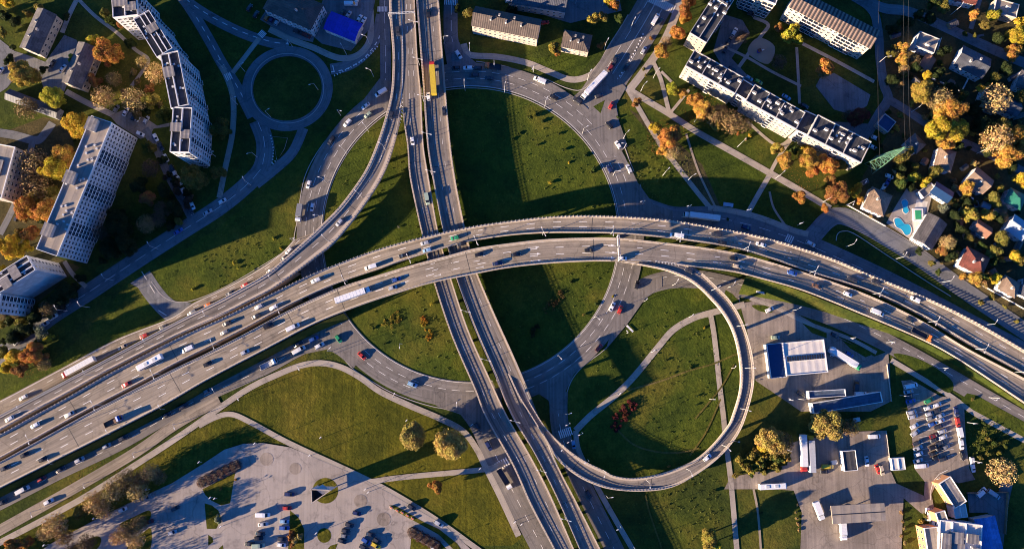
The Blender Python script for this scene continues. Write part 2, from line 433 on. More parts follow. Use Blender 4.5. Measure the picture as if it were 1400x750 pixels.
road('street', '196,380 208,398 222,415 240,432', 26, M['asphalt_dark'])
sheet('street', '178,387 205,370 214,392 240,412 262,414 236,438 226,430 208,404', M['asphalt_dark'])
road('footpath', '318,100 335,78 355,52', 7, M['path'])
road('footpath', '368,40 400,55 430,66 452,76 470,80 490,75 505,57 507,30 505,-10', 9, M['path'])
road('footpath', '303,90 318,130 318,180 308,230 300,270', 8, M['path'])
road('footpath', '108,0 130,22 160,45 185,68 203,82 193,100 178,120', 5, M['path'])
road('footpath', '105,0 95,20 85,45', 7, M['path'])
sheet('yard', '-5,50 20,70 45,78 62,85 80,60 88,48 105,55 112,75 98,100 88,125 60,122 55,105 35,88 10,120 -5,130', M['asphalt_dark'])
road('street', '90,125 118,140 150,155 172,165 195,180', 8, M['path'])
sheet('yard', '150,158 170,150 200,162 215,172 232,168 232,173 210,176 205,186 192,190 160,170', M['yard'])
road('street', '198,176 215,205 233,245 250,275 262,298', 11, M['asphalt_dark'])
road('street', '-10,180 20,185 50,192 62,182 72,168', 12, M['asphalt_dark'])
road('street', '45,192 35,235 20,280 0,320', 9, M['asphalt_dark'])
road('footpath', '88,357 100,375 118,392', 6, M['path'])
# --- top middle
road('street', '617,-20 616,30 618,60 628,82 642,95', 20, M['asphalt_dark'], [(.1, 6, 3)])
sheet('yard', '445,-10 515,-10 505,40 480,70 440,60 425,47', M['asphalt_dark'])
road('street', '360,20 400,42 430,50', 18, M['asphalt_dark'])
road('footpath', '634,60 642,75 680,78 720,86 750,98 780,109 805,104 822,88 835,65 850,42 862,22', 9, M['path'])
sheet('yard', '690,0 845,-10 850,15 820,22 780,32 740,20 700,12', M['asphalt_dark'])
# --- the avenue, top right
road('avenue', '930,-60 905,-12 880,33 857,70 838,100 815,135 800,150', 50, M['asphalt_ring'], [(-.45, 6, 4), (0, 500, 1), (.5, 6, 4)])
road('footpath', '935,-15 922,25 905,62 880,98 858,126', 11, M['path'])
road('footpath', '858,122 904,200 920,220 947,255 973,287', 7, M['path'])
road('footpath', '862,124 890,141 915,156 952,180 1000,207 1053,237 1093,260 1135,285', 9, M['path'])
road('footpath', '1054,236 1040,260 1023,290', 7, M['path'])
road('footpath', '1053,236 1066,212 1082,190 1090,180', 5, M['path'])
road('footpath', '893,85 902,105 907,122 915,155', 6, M['path'])
road('footpath', '904,98 918,112', 4, M['path'])
road('footpath', '916,155 930,138 942,123', 4, M['path'])
road('footpath', '1020,165 1060,198 1080,190', 4, M['path'])
road('footpath', '938,183 955,235 978,283', 3, M['dirt'])
road('footpath', '1052,262 1058,285 1075,310', 3, M['dirt'])
sheet('yard', '990,20 1015,28 1025,45 1000,80 1030,112 1090,150 1120,165 1195,170 1185,195 1110,160 1030,120 990,95 975,70', M['asphalt_dark'])
road('footpath', '1030,24 1050,34 1040,50 1010,92', 5, M['path'])
road('footpath', '985,62 1020,78 1055,98 1095,118', 4, M['path'])
road('footpath', '1089,65 1091,100 1093,142', 4, M['path'])
road('footpath', '1097,60 1140,82 1195,112', 5, M['path'])
sheet('sports_pitch', '1115,118 1122,105 1140,100 1190,130 1185,145 1165,157 1140,150', M['asphalt_dark'])
sheet('sand_pitch', '1036,52 1059,64 1050,88 1022,72', M['dirt'], True)
road('street', '1150,-15 1190,12 1200,40 1203,80 1208,115 1214,135 1202,155 1185,185', 13, M['asphalt_dark'])
road('street', '1212,135 1235,148 1265,168 1300,188 1340,205 1420,245', 12, M['asphalt_dark'])
road('street', '1180,0 1210,12 1241,16 1287,35 1340,60 1420,95', 15, M['asphalt_dark'])
road('street', '1327,40 1342,-10', 7, M['asphalt_dark'])
road('street', '1345,48 1335,50', 3, M['asphalt_dark'])
# --- service road, right
road('street', '1098,335 1115,318 1130,302 1145,295 1165,300 1200,318 1260,355 1320,398 1420,465', 24, M['asphalt_dark'])
road('street', '880,283 920,296 970,296 1027,308 1080,325 1140,350 1200,378 1260,408 1330,445 1430,498', 28, M['asphalt_dark'], [(0, 6, 4)])
road('footpath', '968,284 1000,288 1040,298 1085,315 1105,320', 8, M['path'])
kerb('1143,329 1145,320 1152,316 1167,319 1207,345 1260,380 1300,405')
kerb('1100,319 1118,305 1135,289 1150,285 1163,287 1207,308 1260,340 1313,380 1400,440')
kerb('875,252 880,265 893,279 920,288 947,288')
# --- right, below the highway
road('street', '868,405 882,392 905,384 930,381 965,383 1010,393 1050,402 1090,416 1140,434 1190,457 1240,483 1300,517 1350,546 1430,592', 25, M['asphalt_ring'], [(.35, 4, 4)])
sheet('forecourt', '988,392 1010,402 1012,414 1030,412 1045,404 1060,412 1130,452 1175,475 1195,487 1214,480 1216,500 1218,548 1190,562 1110,562 1095,562 1070,545 1033,520 1022,455 1010,410', M['yard'])
sheet('verge', '992,396 1002,402 1010,412 1003,416 990,402', M['grass_lawn'])
sheet('verge', '1028,417 1050,418 1056,426 1048,427 1036,424', M['grass_lawn'], True)
sheet('verge', '1096,441 1130,455 1130,462 1110,455', M['grass_lawn'])
sheet('verge', '1150,464 1170,472 1193,484 1183,488 1162,476', M['grass_lawn'])
road('footpath', '1025,408 1060,420 1100,440 1160,462 1198,482', 5, M['path'])
road('footpath', '1218,492 1250,511 1299,541 1320,556 1345,572 1420,612', 7, M['path'])
sheet('verge', '1222,486 1235,484 1262,493 1290,510 1302,522 1302,533 1292,535 1260,512', M['grass_lawn'], True)
sheet('verge', '1313,547 1322,537 1335,540 1400,576 1420,590 1420,608 1330,560', M['grass_lawn'])
sheet('car_park_paving', '1232,520 1246,519 1285,541 1310,545 1318,560 1320,600 1325,640 1333,655 1310,660 1290,650 1280,660 1273,675 1276,690 1262,690 1264,658 1250,640 1247,600 1241,560', M['yard'])
sheet('yard', '990,668 998,652 1032,645 1076,635 1080,605 1100,600 1155,590 1212,588 1216,640 1225,660 1265,678 1276,690 1278,710 1258,700 1235,680 1228,850 1090,850 1096,700 1085,670 1060,668', M['yard'])
road('street', '1376,660 1368,700 1360,770', 16, M['asphalt_dark'])
sheet('yard', '1322,672 1375,672 1372,725 1350,700 1325,700', M['asphalt_dark'])
# --- park paths
road('footpath', '787,588 808,567 840,541 867,514 899,475 920,451 947,435 970,428 1018,416', 8.5, M['path'])
road('footpath', '971,429 975,450 979,482 984,530 989,570 992,603 999,657 1008,760', 7, M['path'])
road('footpath', '1030,668 1036,700 1040,750', 3, M['dirt'])
for tr in ('858,533 905,520 940,507 975,497 1010,482', '950,572 985,530 1003,498', '943,622 965,590 985,545', '842,585 866,607 898,617 930,618 956,612', '882,676 888,700 905,750'):
    road('dirt_track', tr, 2.2, M['worn'])
# --- south of the ring
road('street', '632,545 655,575 672,610 692,652 712,692 740,745 760,785', 30, M['asphalt_ring'], [(0, 4, 4)])
road('street', '764,535 764,570 771,605 790,650 812,695 845,760', 24, M['asphalt_ring'], [(0, 4, 4)])
road('footpath', '787,588 790,612 803,640 830,690 862,745 880,775', 7, M['path'])
road('footpath', '-20,752 0,741 107,684 187,634 251,592 333,535 381,511 413,499 440,496 467,502 493,516 520,535 560,554 600,571 632,588 651,612 664,638 685,680 709,732', 8, M['path'])
road('footpath', '272,582 295,570 317,566 345,578 397,606 490,649 540,675 600,712 660,755', 7, M['path'])
road('footpath', '500,659 540,653 580,649 625,645 668,640 690,632', 7, M['path'])
# --- frontage roads, lower left
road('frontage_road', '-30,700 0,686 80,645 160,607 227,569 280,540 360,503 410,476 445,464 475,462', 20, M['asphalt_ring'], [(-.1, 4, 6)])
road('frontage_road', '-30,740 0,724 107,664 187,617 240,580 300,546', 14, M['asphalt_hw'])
# --- the giant roundabout
RC = (643, 321)
ring_px = [(RC[0] + 220 * math.cos(a), RC[1] - 218.5 * math.sin(a)) for a in [2 * math.pi * i / 40 for i in range(40)]]
road('roundabout_road', ring_px, 35, M['asphalt_ring'], [(.30, 4, 3), (-.30, 4, 3), (.93, 900, 1, .18)], n=3, closed=True)
sheet('junction_flare', '800,125 828,92 856,120 842,145 846,165 858,200 838,215 810,172', M['asphalt_ring'])
sheet('junction_flare', '860,225 872,250 893,279 920,288 920,306 862,304 856,262', M['asphalt_ring'])
sheet('junction_flare', '840,440 870,392 905,378 905,392 882,408 858,442 828,478', M['asphalt_ring'])
sheet('junction_flare', '725,530 790,500 773,535 773,565 753,565 750,547', M['asphalt_ring'])
sheet('junction_flare', '560,530 640,540 690,528 672,600 655,592 632,566 600,556', M['asphalt_ring'])
sheet('junction_flare', '440,448 478,442 500,475 484,503 462,485 448,477 415,484 418,464', M['asphalt_ring'])
sheet('junction_flare', '606,58 628,58 634,72 652,87 640,96 612,92', M['asphalt_dark'])
sheet('junction_flare', '519,108 534,112 530,150 500,160 487,150', M['asphalt_ring'])
sheet('traffic_island', '811,146 827,137 821,155', M['grass_lawn'])
sheet('traffic_island', '373,187 393,189 389,203 379,220', M['grass_lawn'])
kerb('811,146 827,137 821,155', True, sm=False); kerb('373,187 393,189 389,203 379,220', True, sm=False)
kerb([(RC[0] + 202 * math.cos(a), RC[1] - 200.5 * math.sin(a)) for a in [2 * math.pi * i / 80 for i in range(80)]], True)
kerb('651,84 688,90 712,98 741,106 773,120 795,123 815,107 827,94'); kerb('842,140 848,180 858,212 867,235')
kerb('843,456 827,477 800,498 783,517 774,541 773,565'); kerb('884,407 870,418 858,440 843,456')
kerb('451,478 467,488 483,504 507,520 533,535 560,546 590,555 613,560 640,572 660,605')
kerb('518,121 483,152 456,180 440,199 425,223 416,244 411,268 407,295 404,313 395,338 350,368 300,396 262,411 240,412 222,404 207,385')
kerb('872,410 900,397 930,390')
# --- the big car park, lower left
LOT = '-160,880 40,765 67,744 128,711 187,682 235,660 277,634 307,614 333,606 360,605 397,611 485,648 536,675 580,701 608,717 660,765 760,860'
sheet('car_park_paving', LOT, M['paving'], False)
for pts, sm in (('277,668 322,645 315,687 303,690 290,684 281,676', 0), ('280,687 290,690 299,697 303,709 296,722 283,722', 0), ('285,730 291,734 292,740 285,745', 0),
            ('397,697 408,706 416,722 416,752 394,752', 0), ('165,715 185,705 203,697 207,704 198,718 180,728 168,722', 1), ('85,755 110,742 132,732 139,738 128,752', 1),
            ('180,740 195,728 207,722 204,752 175,752', 1), ('563,724 560,760 620,760 600,738', 0), ('296,752 305,744 306,752', 0), ('446,752 452,745 462,742 458,752', 0)):
    sheet('planted_island', pts, M['grass_park'], sm); kerb(pts, True, sm=bool(sm))
for (cx, cy, rx, ry) in ((445, 670, 17.5, 17.5), (443.5, 731, 9.5, 10)):
    q = [(cx + rx * math.cos(a), cy + ry * math.sin(a)) for a in [2 * math.pi * i / 28 for i in range(28)]]
    sheet('planted_island', q, M['grass_park']); kerb(q, True)
kerb('411,638 410,655 411,673 416,689 427,702 440,708 455,708', w_=.7, h=.25)
sheet('planted_strip', '532,690 540,690 580,713 600,722 625,742 632,752 622,752 600,730 575,716 545,700', M['grass_park'])
kerb('532,690 540,690 580,713 600,722 625,742 632,752', w_=.3)
for cx, cy, r in ((365, 627, 9), (404, 640, 8), (493, 684, 9), (525, 709, 9.5)):
    sheet('paving_disc', [(cx + r * math.cos(a), cy + r * math.sin(a)) for a in [2 * math.pi * i / 28 for i in range(28)]], M['yard'])
    kerb([(cx + r * math.cos(a), cy + r * math.sin(a)) for a in [math.pi * (i / 14 - .6) for i in range(18)]], False, .25, .1)
struct(KERBS.build('kerb', M['kerb']))
JB = MB()
for s in ('324,645 320,668 314,700 306,752', '411,612 411,638', '485,691 476,714', '359,640 358,662', '262,668 268,700 274,745', '345,660 340,700 337,745', '430,712 425,750', '527,650 500,668 470,700', '300,640 345,655 411,640', '560,700 520,690'):
    line_strip(JB, [at(x, y, 0) for x, y in smooth(P(s), 4)], .3, .283)
struct(JB.build('paving_joint', M['joint']))
for bx, by, dx, dy, n_b in ((351, 702, -.8, 6.2, 9), (390, 690, -.4, 6.2, 10), (463, 742, 3.2, -7, 6), (500, 744, 3, -6, 3), (1240, 524, 1.7, 8.2, 14), (1262, 556, 1.4, 8, 9), (1283, 550, 1, 8.2, 10)):
    for i in range(n_b):
        x, y = bx + dx * i, by + dy * i; q = (x + 12.5, y - (2.5 if bx > 1000 else .5)); line_strip(MARKS, [at(x, y, 0), at((x + q[0]) / 2, (y + q[1]) / 2, 0), at(*q, 0)], .14, .286)

# --- zebra crossings, stop lines, hatching on the ground
def zebra(p0, p1, length, n, wbar=.5):
    a, c = at(*p0, 0), at(*p1, 0); t = (c - a); t.z = 0; nn = Vector((-t.y, t.x, 0)).normalized() * length / 2; tt = t.normalized() * wbar / 2
    for i in range(n):
        m_ = a.lerp(c, (i + .5) / n); zz = Vector((0, 0, .285))
        MARKS.quad(m_ - nn - tt + zz, m_ - nn + tt + zz, m_ + nn + tt + zz, m_ + nn - tt + zz)
zebra((493, 677), (503, 661), 4.0, 6, .6)
zebra((678, 639), (695, 629), 4.2, 6, .6); zebra((764, 594), (782, 588), 4.0, 7, .55)
zebra((516, 13), (530, 13), 2.8, 7, .5); zebra((355, 44), (362, 50), 3.5, 5, .5); zebra((308, 107), (317, 103), 4, 4, .5)
zebra((888, -2), (922, 14), 4.5, 14, .5); zebra((607, 3), (624, 4), 3, 7, .5); zebra((1074, 324), (1084, 329), 4, 4, .6)
def mline(p, width=.25, on=None, off=None):
    line_strip(MARKS, [at(x, y, 0) for x, y in smooth(P(p), 4)], width, .285, on, off)
mline('519,116 533,113', .4); mline('457,98 455,90', .4); mline('753,549 772,543', .4)
mline('883,290 894,279', .3); mline('884,296 887,288', .3); mline('194,371 214,404', .25, 5, 3); mline('217,424 228,431', .4)
mline('457,104 480,92 500,80 518,62', .9, .5, 1.1); mline('370,185 374,205 372,224', .7, .5, 1.1); mline('391,190 385,208 372,226', .7, .5, 1.1)
mline('443,475 435,448', .3); mline('813,150 833,122 850,100 868,70 880,45', .7, .8, 1.2)
mline('258,562 300,541 360,506 415,477', .14)
mline('235,578 246,566 252,556', .3); mline('238,574 250,558', .3); mline('1272,683 1273,665 1280,650 1295,642', .25)
# ------------------------------------------------------------------ viaducts and elevated carriageways
Z_MAIN = [(-40, 8.0), (150, 8.0), (260, 8.0), (380, 8.3), (480, 9.3), (580, 10.9), (680, 11.8), (850, 11.8), (950, 10.4), (1050, 7.4), (1150, 4.2), (1260, 2.2), (1440, 1.6)]
z_main = lambda x, y: interp(Z_MAIN, x)
z_v = lambda x, y: interp([(-30, 6.0), (150, 6.3), (750, 6.4)], y)
def z_ramp(x, y): return interp([(-40, 8.0), (150, 8.0), (260, 8.0), (400, 7.5), (480, 6.8), (540, 6.3)], x)
def z_loop(x, y):                       # height by the angle round the loop, from the main deck down to the straight viaduct
    a = math.degrees(math.atan2(510 - y, x - 900)) % 360
    a = (a - 205) % 360                 # 0 at the straight viaduct end ... counter-clockwise to the main deck
    return interp([(0, 6.35), (40, 6.4), (130, 7.7), (240, 10.6), (290, 11.8), (360, 11.8)], a)

CARRIAGES = {}
def viaduct(name, label, cat, Lp, Rp, zf, dashes, group=None, par=(1, 1), tall=(0, 0), solid_to=None, joints=(), surf='asphalt_hw', piers=(), skip_par=((), ()), thick=1.3, wallmin=5.3):
    l_, e0, e1 = extend(P(Lp)); r_, _, _ = extend(P(Rp))
    core = plen(P(Lp)); tot = core + e0 + e1; fm = lambda f: (f * core + e0) / tot
    joints = [fm(j) for j in joints]; piers = [fm(f) for f in piers]; skip_par = tuple(tuple(fm(f) for f in s) if s else () for s in skip_par)
    L, Rr = edges_strip(l_, r_, zf)
    mid = lerp_line(L, Rr, .5)
    root = empty(name, (mid[len(mid) // 2].x, mid[len(mid) // 2].y, 0)); tag(root, label, cat, group); root['kind'] = 'structure'
    off = root.location.copy()
    sh = lambda pts: [p - off for p in pts]
    L0, R0 = sh(L), sh(Rr); W = (L[0] - Rr[0]).length
    up = Vector((0, 0, 1))
    b = MB(); strip_mesh(b, L0, R0, 0); b.build('road_surface', M[surf], root)
    # deck slab: edge beams and soffit, sunk 3 mm below the surface sheet; walls to the ground where the road is low
    d = MB(); n = len(L0)
    for i in range(n - 1):
        lowp = (L[i].z + L[i + 1].z) / 2 < wallmin or (name != 'flyover' and L[i].x < at(396, 350, 8).x)
        for a, c in ((L0[i], L0[i + 1]), (R0[i + 1], R0[i])):
            za = a.z + .3 if lowp else thick; zc = c.z + .3 if lowp else thick
            d.poly([a - up * za, a - up * .003, c - up * .003, c - up * zc])
        if not lowp:
            d.poly([L0[i] - up * thick, L0[i + 1] - up * thick, R0[i + 1] - up * thick, R0[i] - up * thick])
    d.build('deck', M['concrete'], root)
    # parapets: low concrete kerb wall with posts and rails above
    for side, (E, O) in enumerate(((L0, R0), (R0, L0))):
        if not par[side]: continue
        pb = MB(); inn = [e.lerp(o, .95 / W) for e, o in zip(E, O)]
        hh = .55; acc = 0.0; s0, s1 = skip_par[side] or (2, 2)
        for i in range(n - 1):
            if s0 <= i / n <= s1: continue
            a, c, e, f = E[i], E[i + 1], inn[i + 1], inn[i]
            u = up * hh
            pb.poly([a + u, c + u, e + u, f + u]) if (c - a).cross(f - a).z > 0 else pb.poly([f + u, e + u, c + u, a + u])
            pb.poly([f, e, e + u, f + u]); pb.poly([a, a + u, c + u, c])
        pb.build('parapet', M['concrete'], root)
        rb = MB(); top = 1.25 if not tall[side] else 1.75
        cl = [e.lerp(o, .30 / W) for e, o in zip(E, O)]
        nn = max(4, int(plen(cl) / (1.6 if not tall[side] else 1.9))); pp = resample(cl, nn)
        for i, p in enumerate(pp):
            if s0 <= i / nn <= s1: continue
            t = pp[min(i + 1, nn - 1)] - pp[max(i - 1, 0)]; rz = math.atan2(t.y, t.x)
            if tall[side]: rb.box((p.x, p.y, p.z + top / 2 + .1), (.3, .7, top - .1), rz)
            else: rb.box((p.x, p.y, p.z + (top + hh) / 2), (.24, .14, top - hh), rz)
            if i < nn - 1 and not (s0 <= (i + 1) / nn <= s1):
                q = pp[i + 1]
                for zz in ((top, .82) if not tall[side] else (top - .2,)):
                    m_ = (p + q) / 2; L_ = (q - p).length; rzz = math.atan2((q - p).y, (q - p).x)
                    rb.box((m_.x, m_.y, m_.z + zz), (L_, .10, .16), rzz)
        rb.build('railing', M['rail'], root)
    # markings
    k = MB()
    for (f, on, of, w_) in dashes:
        line_strip(k, lerp_line(L0, R0, f), w_, .004, on, of)
    k.build('lane_marking', M['paint'], root)
    if joints:
        for jt in joints:
            i = int(jt * (n - 1)); jb = MB()
            a, c = L0[i].lerp(R0[i], .05), L0[i].lerp(R0[i], .95)
            line_strip(jb, [a, (a + c) / 2, c], .3, .007); jb.build('expansion_joint', M['joint'], root)
    # piers
    for pf in piers:
        i = int(pf * (n - 1)); c = mid[i]
        if c.z < 3 or (name != 'flyover' and c.x < at(400, 350, 8).x): continue
        t = mid[min(i + 1, n - 1)] - mid[max(i - 1, 0)]; rz = math.atan2(t.y, t.x)
        pr = MB(); wd = (L[i] - Rr[i]).length
        one = wd < 9.5
        pr.box((0, 0, c.z - thick - .5), (1.4, wd * (.5 if one else .72), 1.0), rz)
        for s in ((0,) if one else (-1, 1)):
            ox, oy = -math.sin(rz) * s * wd * .27, math.cos(rz) * s * wd * .27
            pr.bar((ox, oy, 0), (ox, oy, c.z - thick - 1.0), .75, n=10)
        pr.build('pier', M['concrete_dark'], root, loc=(c.x - off.x, c.y - off.y, 0))
    CARRIAGES[name + '|' + label] = (L, Rr)
    return root
fr = lambda n: [(i + .5) / n for i in range(n)]
V1L = '547,-30 549,0 551,60 551,110 551,157 557,200 560,241 571,295 577,321 584,352 593,386 617,458 648,530 664,570 700,634 725,690 757,750 775,785'
V1R = '567,-30 567,0 571,80 576,133 579,197 587,247 599,316 608,350 617,381 640,450 667,511 693,567 725,622 752,674 785,750 801,785'
V2L = '569,-30 569,0 577,100 584,197 592,247 605,313 614,346 624,381 648,447 675,509 699,567 731,620 763,684 792,750 808,785'
V2R = '600,-30 600,0 609,120 616,197 623,247 635,308 643,340 653,374 675,426 704,490 729,550 760,630 787,683 821,750 838,785'
viaduct('flyover', 'straight grey flyover deck crossing under the curved highway, left one of the pair', 'overpass', V1L, V1R, z_v, [(.36, 3, 9, .14), (.66, 3, 9, .14), (.93, None, None, .14)],
        'straight twin flyover', par=(1, 1), skip_par=((.02, .23), ()), joints=(.14, .3, .62, .8), surf='asphalt_deck', piers=fr(16))
viaduct('flyover', 'straight grey flyover deck crossing under the curved highway, right one of the pair', 'overpass', V2L, V2R, z_v, [(.36, 3, 9, .14), (.66, 3, 9, .14), (.93, None, None, .14)],
        'straight twin flyover', par=(1, 1), skip_par=((), (.665, .80)), joints=(.12, .3, .6, .78, .88), surf='asphalt_deck', piers=fr(16))
# C1: upper carriageway (towards the left), C2: lower carriageway
C1T = '-40,613 0,594 45,569 93,543 149,511 240,464 300,437 373,401 420,378 467,359 520,340 580,324 640,311 693,303 747,297 800,295 860,297 920,302 973,311 1027,321 1080,335 1140,355 1188,376 1260,405 1327,437 1400,479 1440,503'
C1B = '-40,645 0,626 107,567 192,523 232,501 280,477 333,450 387,421 440,396 475,382 520,367 560,353 613,337 651,328 700,321 747,318 790,318 840,319 880,322 928,327 1000,338 1053,353 1107,372 1188,397 1260,431 1321,468 1400,511 1440,535'
C2T = '-40,650 0,631 107,572 149,550 232,507 280,484 333,457 387,428 440,403 475,389 520,375 560,363 613,349 651,339 700,332 747,327 800,325 840,325 893,330 973,340 1027,351 1107,375 1188,404 1260,439 1321,476 1400,517 1440,540'
C2B = '-40,688 0,667 80,627 160,587 227,552 280,521 360,479 429,443 493,417 560,395 600,384 640,376 693,366 747,360 800,357 845,357 900,359 941,364 1000,371 1037,380 1100,398 1180,430 1260,464 1313,493 1400,551 1440,578'
viaduct('highway_overpass', 'curved concrete highway deck with toothed outer railing, upper carriageway of the pair', 'overpass', C1T, C1B, z_main, [(.34, 4, 9, .28), (.66, 4, 9, .28), (.09, None, None, .16), (.92, None, None, .16)],
        'curved highway decks', tall=(1, 0), joints=(.1, .2, .36, .47, .58, .66, .76, .86), piers=fr(30))
viaduct('highway_overpass', 'curved concrete highway deck with three lanes, lower carriageway of the pair', 'overpass', C2T, C2B, z_main, [(.36, 4, 9, .28), (.64, 4, 9, .28), (.09, None, None, .16), (.93, None, None, .16)],
        'curved highway decks', joints=(.1, .2, .31, .36, .47, .58, .72, .8), piers=fr(30), skip_par=((), (.585, .645)))
# ramp from the straight flyover down to the left
RL = '531,-30 532,0 533,27 536,60 537,85 535,125 527,160 515,197 500,232 480,262 461,286 440,307 420,326 393,350 365,373 333,392 300,410 240,440 160,483 80,525 0,567 -40,588'
RR = '548,-30 550,0 552,60 552,110 547,160 541,190 530,225 515,255 495,285 475,311 455,334 432,352 400,376 370,397 335,415 300,433 240,460 149,506 93,537 45,563 0,588 -40,608'
viaduct('slip_road_ramp', 'curved ramp leaving the straight flyover down to the left highway', 'ramp', RL, RR, z_ramp, [(.5, 4, 7, .2), (.1, None, None, .2), (.9, None, None, .2)],
        par=(1, 1), skip_par=((), (0, .22)), surf='asphalt_deck', piers=fr(24), joints=(.2, .35, .5))
LOI = '850,358 880,363 915,371 947,386 973,410 992,434 1005,463 1012,503 1011,535 1001,569 995,582 973,609 947,630 907,646 867,653 840,650 827,643 800,630 773,611 747,585 725,550 712,520'
LOO = '862,350 900,354 945,363 979,391 1000,413 1016,442 1028,482 1031,519 1024,555 1011,590 989,619 960,643 920,665 880,671 840,669 813,662 787,649 761,627 745,600 727,570 708,540 694,510'
viaduct('loop_ramp', 'circular single lane loop ramp with pale parapets curling round the lawn', 'ramp', LOI, LOO, z_loop, [(.12, None, None, .2), (.85, None, None, .2)],
        par=(1, 1), skip_par=((0, .02), (.0, .13)), surf='asphalt_deck', piers=fr(20), joints=(.25, .45, .65, .8))
# outer carriageway on the left, beside the ramp (almost at ground level)
R0T = '-40,566 0,547 80,505 160,463 235,434 262,415 300,397 340,376 380,350 401,328'
R0B = '-40,584 0,566 80,523 160,480 240,438 300,408 333,390 368,370 400,345 428,318'
viaduct('link_road', 'outer link road from the roundabout to the left edge beside the ramp', 'road', R0T, R0B, lambda x, y: interp([(-40, .9), (240, .7), (330, .45), (430, .35)], x), [(.5, 3, 7, .2), (.1, None, None, .2)],
        par=(0, 0), thick=.2)
# grass slopes beside the low parts of the highway
def slope(name, edge, zf, ratio, m_, z_in=-.25):
    c = [at(x, y, zf(x, y) + z_in) for x, y in smooth(P(edge), 4)]
    b = MB(); prev = None; r = random.Random(3)
    for i, p in enumerate(c):
        t = c[min(i + 1, len(c) - 1)] - c[max(i - 1, 0)]; t.z = 0; t.normalize(); nn = Vector((t.y, -t.x, 0))
        row = [p + nn * .0, p + nn * ratio * (p.z * .5) + Vector((0, 0, -p.z * .5 + r.uniform(-.1, .1))), p + nn * ratio * p.z + Vector((0, 0, -p.z + .005))]
        if prev:
            for k in range(2): b.poly([prev[k], prev[k + 1], row[k + 1], row[k]])
        prev = row
    struct(b.build(name, m_))
slope('embankment', '-40,690 0,669 80,629 160,589 227,554 280,523 360,481 429,445 470,428', z_main, .3, M['grass_wild'])
slope('embankment', '1020,377 1060,387 1100,400 1180,432 1260,466 1313,495 1400,553 1440,580', z_main, 1.1, M['grass_wild'])
# planted strip between the two straight decks and in the highway median
b = MB(); l_, r_ = edges_strip(P('560,-190 565,-30 568,0 572,80 578,133 581,197 589,247 602,316 619,381 642,450 669,511 695,567 727,622 754,674 787,750 803,785 873,940'), P('565,-190 568,-30 570,0 577,100 584,197 591,247 604,313 623,381 647,447 674,509 698,567 730,620 762,684 791,750 807,785 878,940'), lambda x, y: .2)
strip_mesh(b, l_, r_, .1); struct(b.build('median_grass', M['grass_wild']))
# lane arrows and hatched noses (painted on the decks)
AR = MB()
def arrow(px, py, z, ang, L_=5.5):
    c = at(px, py, z + .009); d = Vector((math.cos(ang), math.sin(ang), 0)); n_ = Vector((-d.y, d.x, 0))
    AR.quad(c - d * L_ / 2 - n_ * .12, c + d * L_ * .15 - n_ * .12, c + d * L_ * .15 + n_ * .12, c - d * L_ / 2 + n_ * .12)
    AR.poly([c + d * L_ * .15 - n_ * .55, c + d * L_ * .5, c + d * L_ * .15 + n_ * .55])
for x, y in ((730, 338), (732, 347), (733, 356), (655, 356), (658, 365), (596, 359), (598, 368), (600, 376), (833, 335), (835, 345), (833, 352), (533, 375)):
    sl = interp([(480, R(22)), (560, R(18)), (660, R(10)), (740, R(3)), (840, R(-2))], x)
    arrow(x, y, z_main(x, y), sl)
def hatch(p0, p1, q0, q1, z0, z1, n, w_=.5):
    a0, a1, c0, c1 = at(*p0, z0), at(*p1, z1), at(*q0, z0), at(*q1, z1); u = Vector((0, 0, .012))
    for i in range(n):
        t = (i + .5) / n; a = a0.lerp(a1, t) + u; c = c0.lerp(c1, t) + u; m_ = (a + c) / 2
        m_ -= (a1 - a0).normalized() * (a - c).length * .6
        for s, e in ((a, m_), (c, m_)):
            d = (a1 - a0).normalized() * w_ / 2
            pts = [s - d, e - d, e + d, s + d]
            if (pts[1] - pts[0]).cross(pts[2] - pts[0]).z < 0: pts.reverse()
            AR.poly(pts)
hatch((549.5, 80), (546, 150), (551, 80), (551, 150), 6.2, 6.3, 12, .4)
hatch((546, 150), (530, 215), (553, 150), (541, 190), 6.3, 6.0, 10, .4)
hatch((735, 575), (758, 620), (733, 575), (752, 625), 6.36, 6.36, 9, .4)
hatch((895, 356), (935, 360), (895, 358), (930, 364), 11.3, 10.7, 8, .3)
struct(AR.build('painted_arrows', M['paint']))
struct(MARKS.build('ground_marking', M['paint']))
# ------------------------------------------------------------------ buildings
def colour(name, c, **k): M[name] = plain(name, c, **k); return M[name]
panel('panel_white', (.58, .58, .58)); panel('panel_cream', (.50, .435, .35), 3.2, 2.9)
colour('panel_grey', (.40, .38, .36), var=.1, scale=.3); colour('brick_tan', (.40, .31, .22), var=.12)
colour('brick_orange', (.50, .24, .11), var=.12); sheeting('bitumen', (.052, .052, .057), 2.2, .3, .9); sheeting('roof_grey', (.22, .20, .19), 2.0, .2, .9)
sheeting('roof_beige', (.28, .235, .19), 4.8, .09, .9); sheeting('roof_white', (.62, .57, .50), 3.6, .05, .7)
colour('metal_blue', (.012, .042, .11), var=.15, rough=.45); sheeting('vivid_blue', (.02, .02, .40), 1.3, .16, .5); sheeting('metal_green', (.02, .15, .10), 1, .2, .5)
sheeting('slate', (.07, .075, .09), .9, .28); sheeting('fibre_cement', (.085, .062, .050), 1.1, .28); sheeting('tile_red', (.15, .042, .028), .9, .28)
sheeting('tan_sheet', (.215, .150, .105), .9, .25); colour('rust_sheet', (.22, .11, .07), var=.25); sheeting('grey_sheet', (.105, .095, .09), 1, .28)
colour('trim_white', (.70, .68, .64), var=.06); colour('pale_blue_sheet', (.28, .34, .40), var=.1, rough=.5); colour('awning_green', (.02, .28, .12), var=.1)
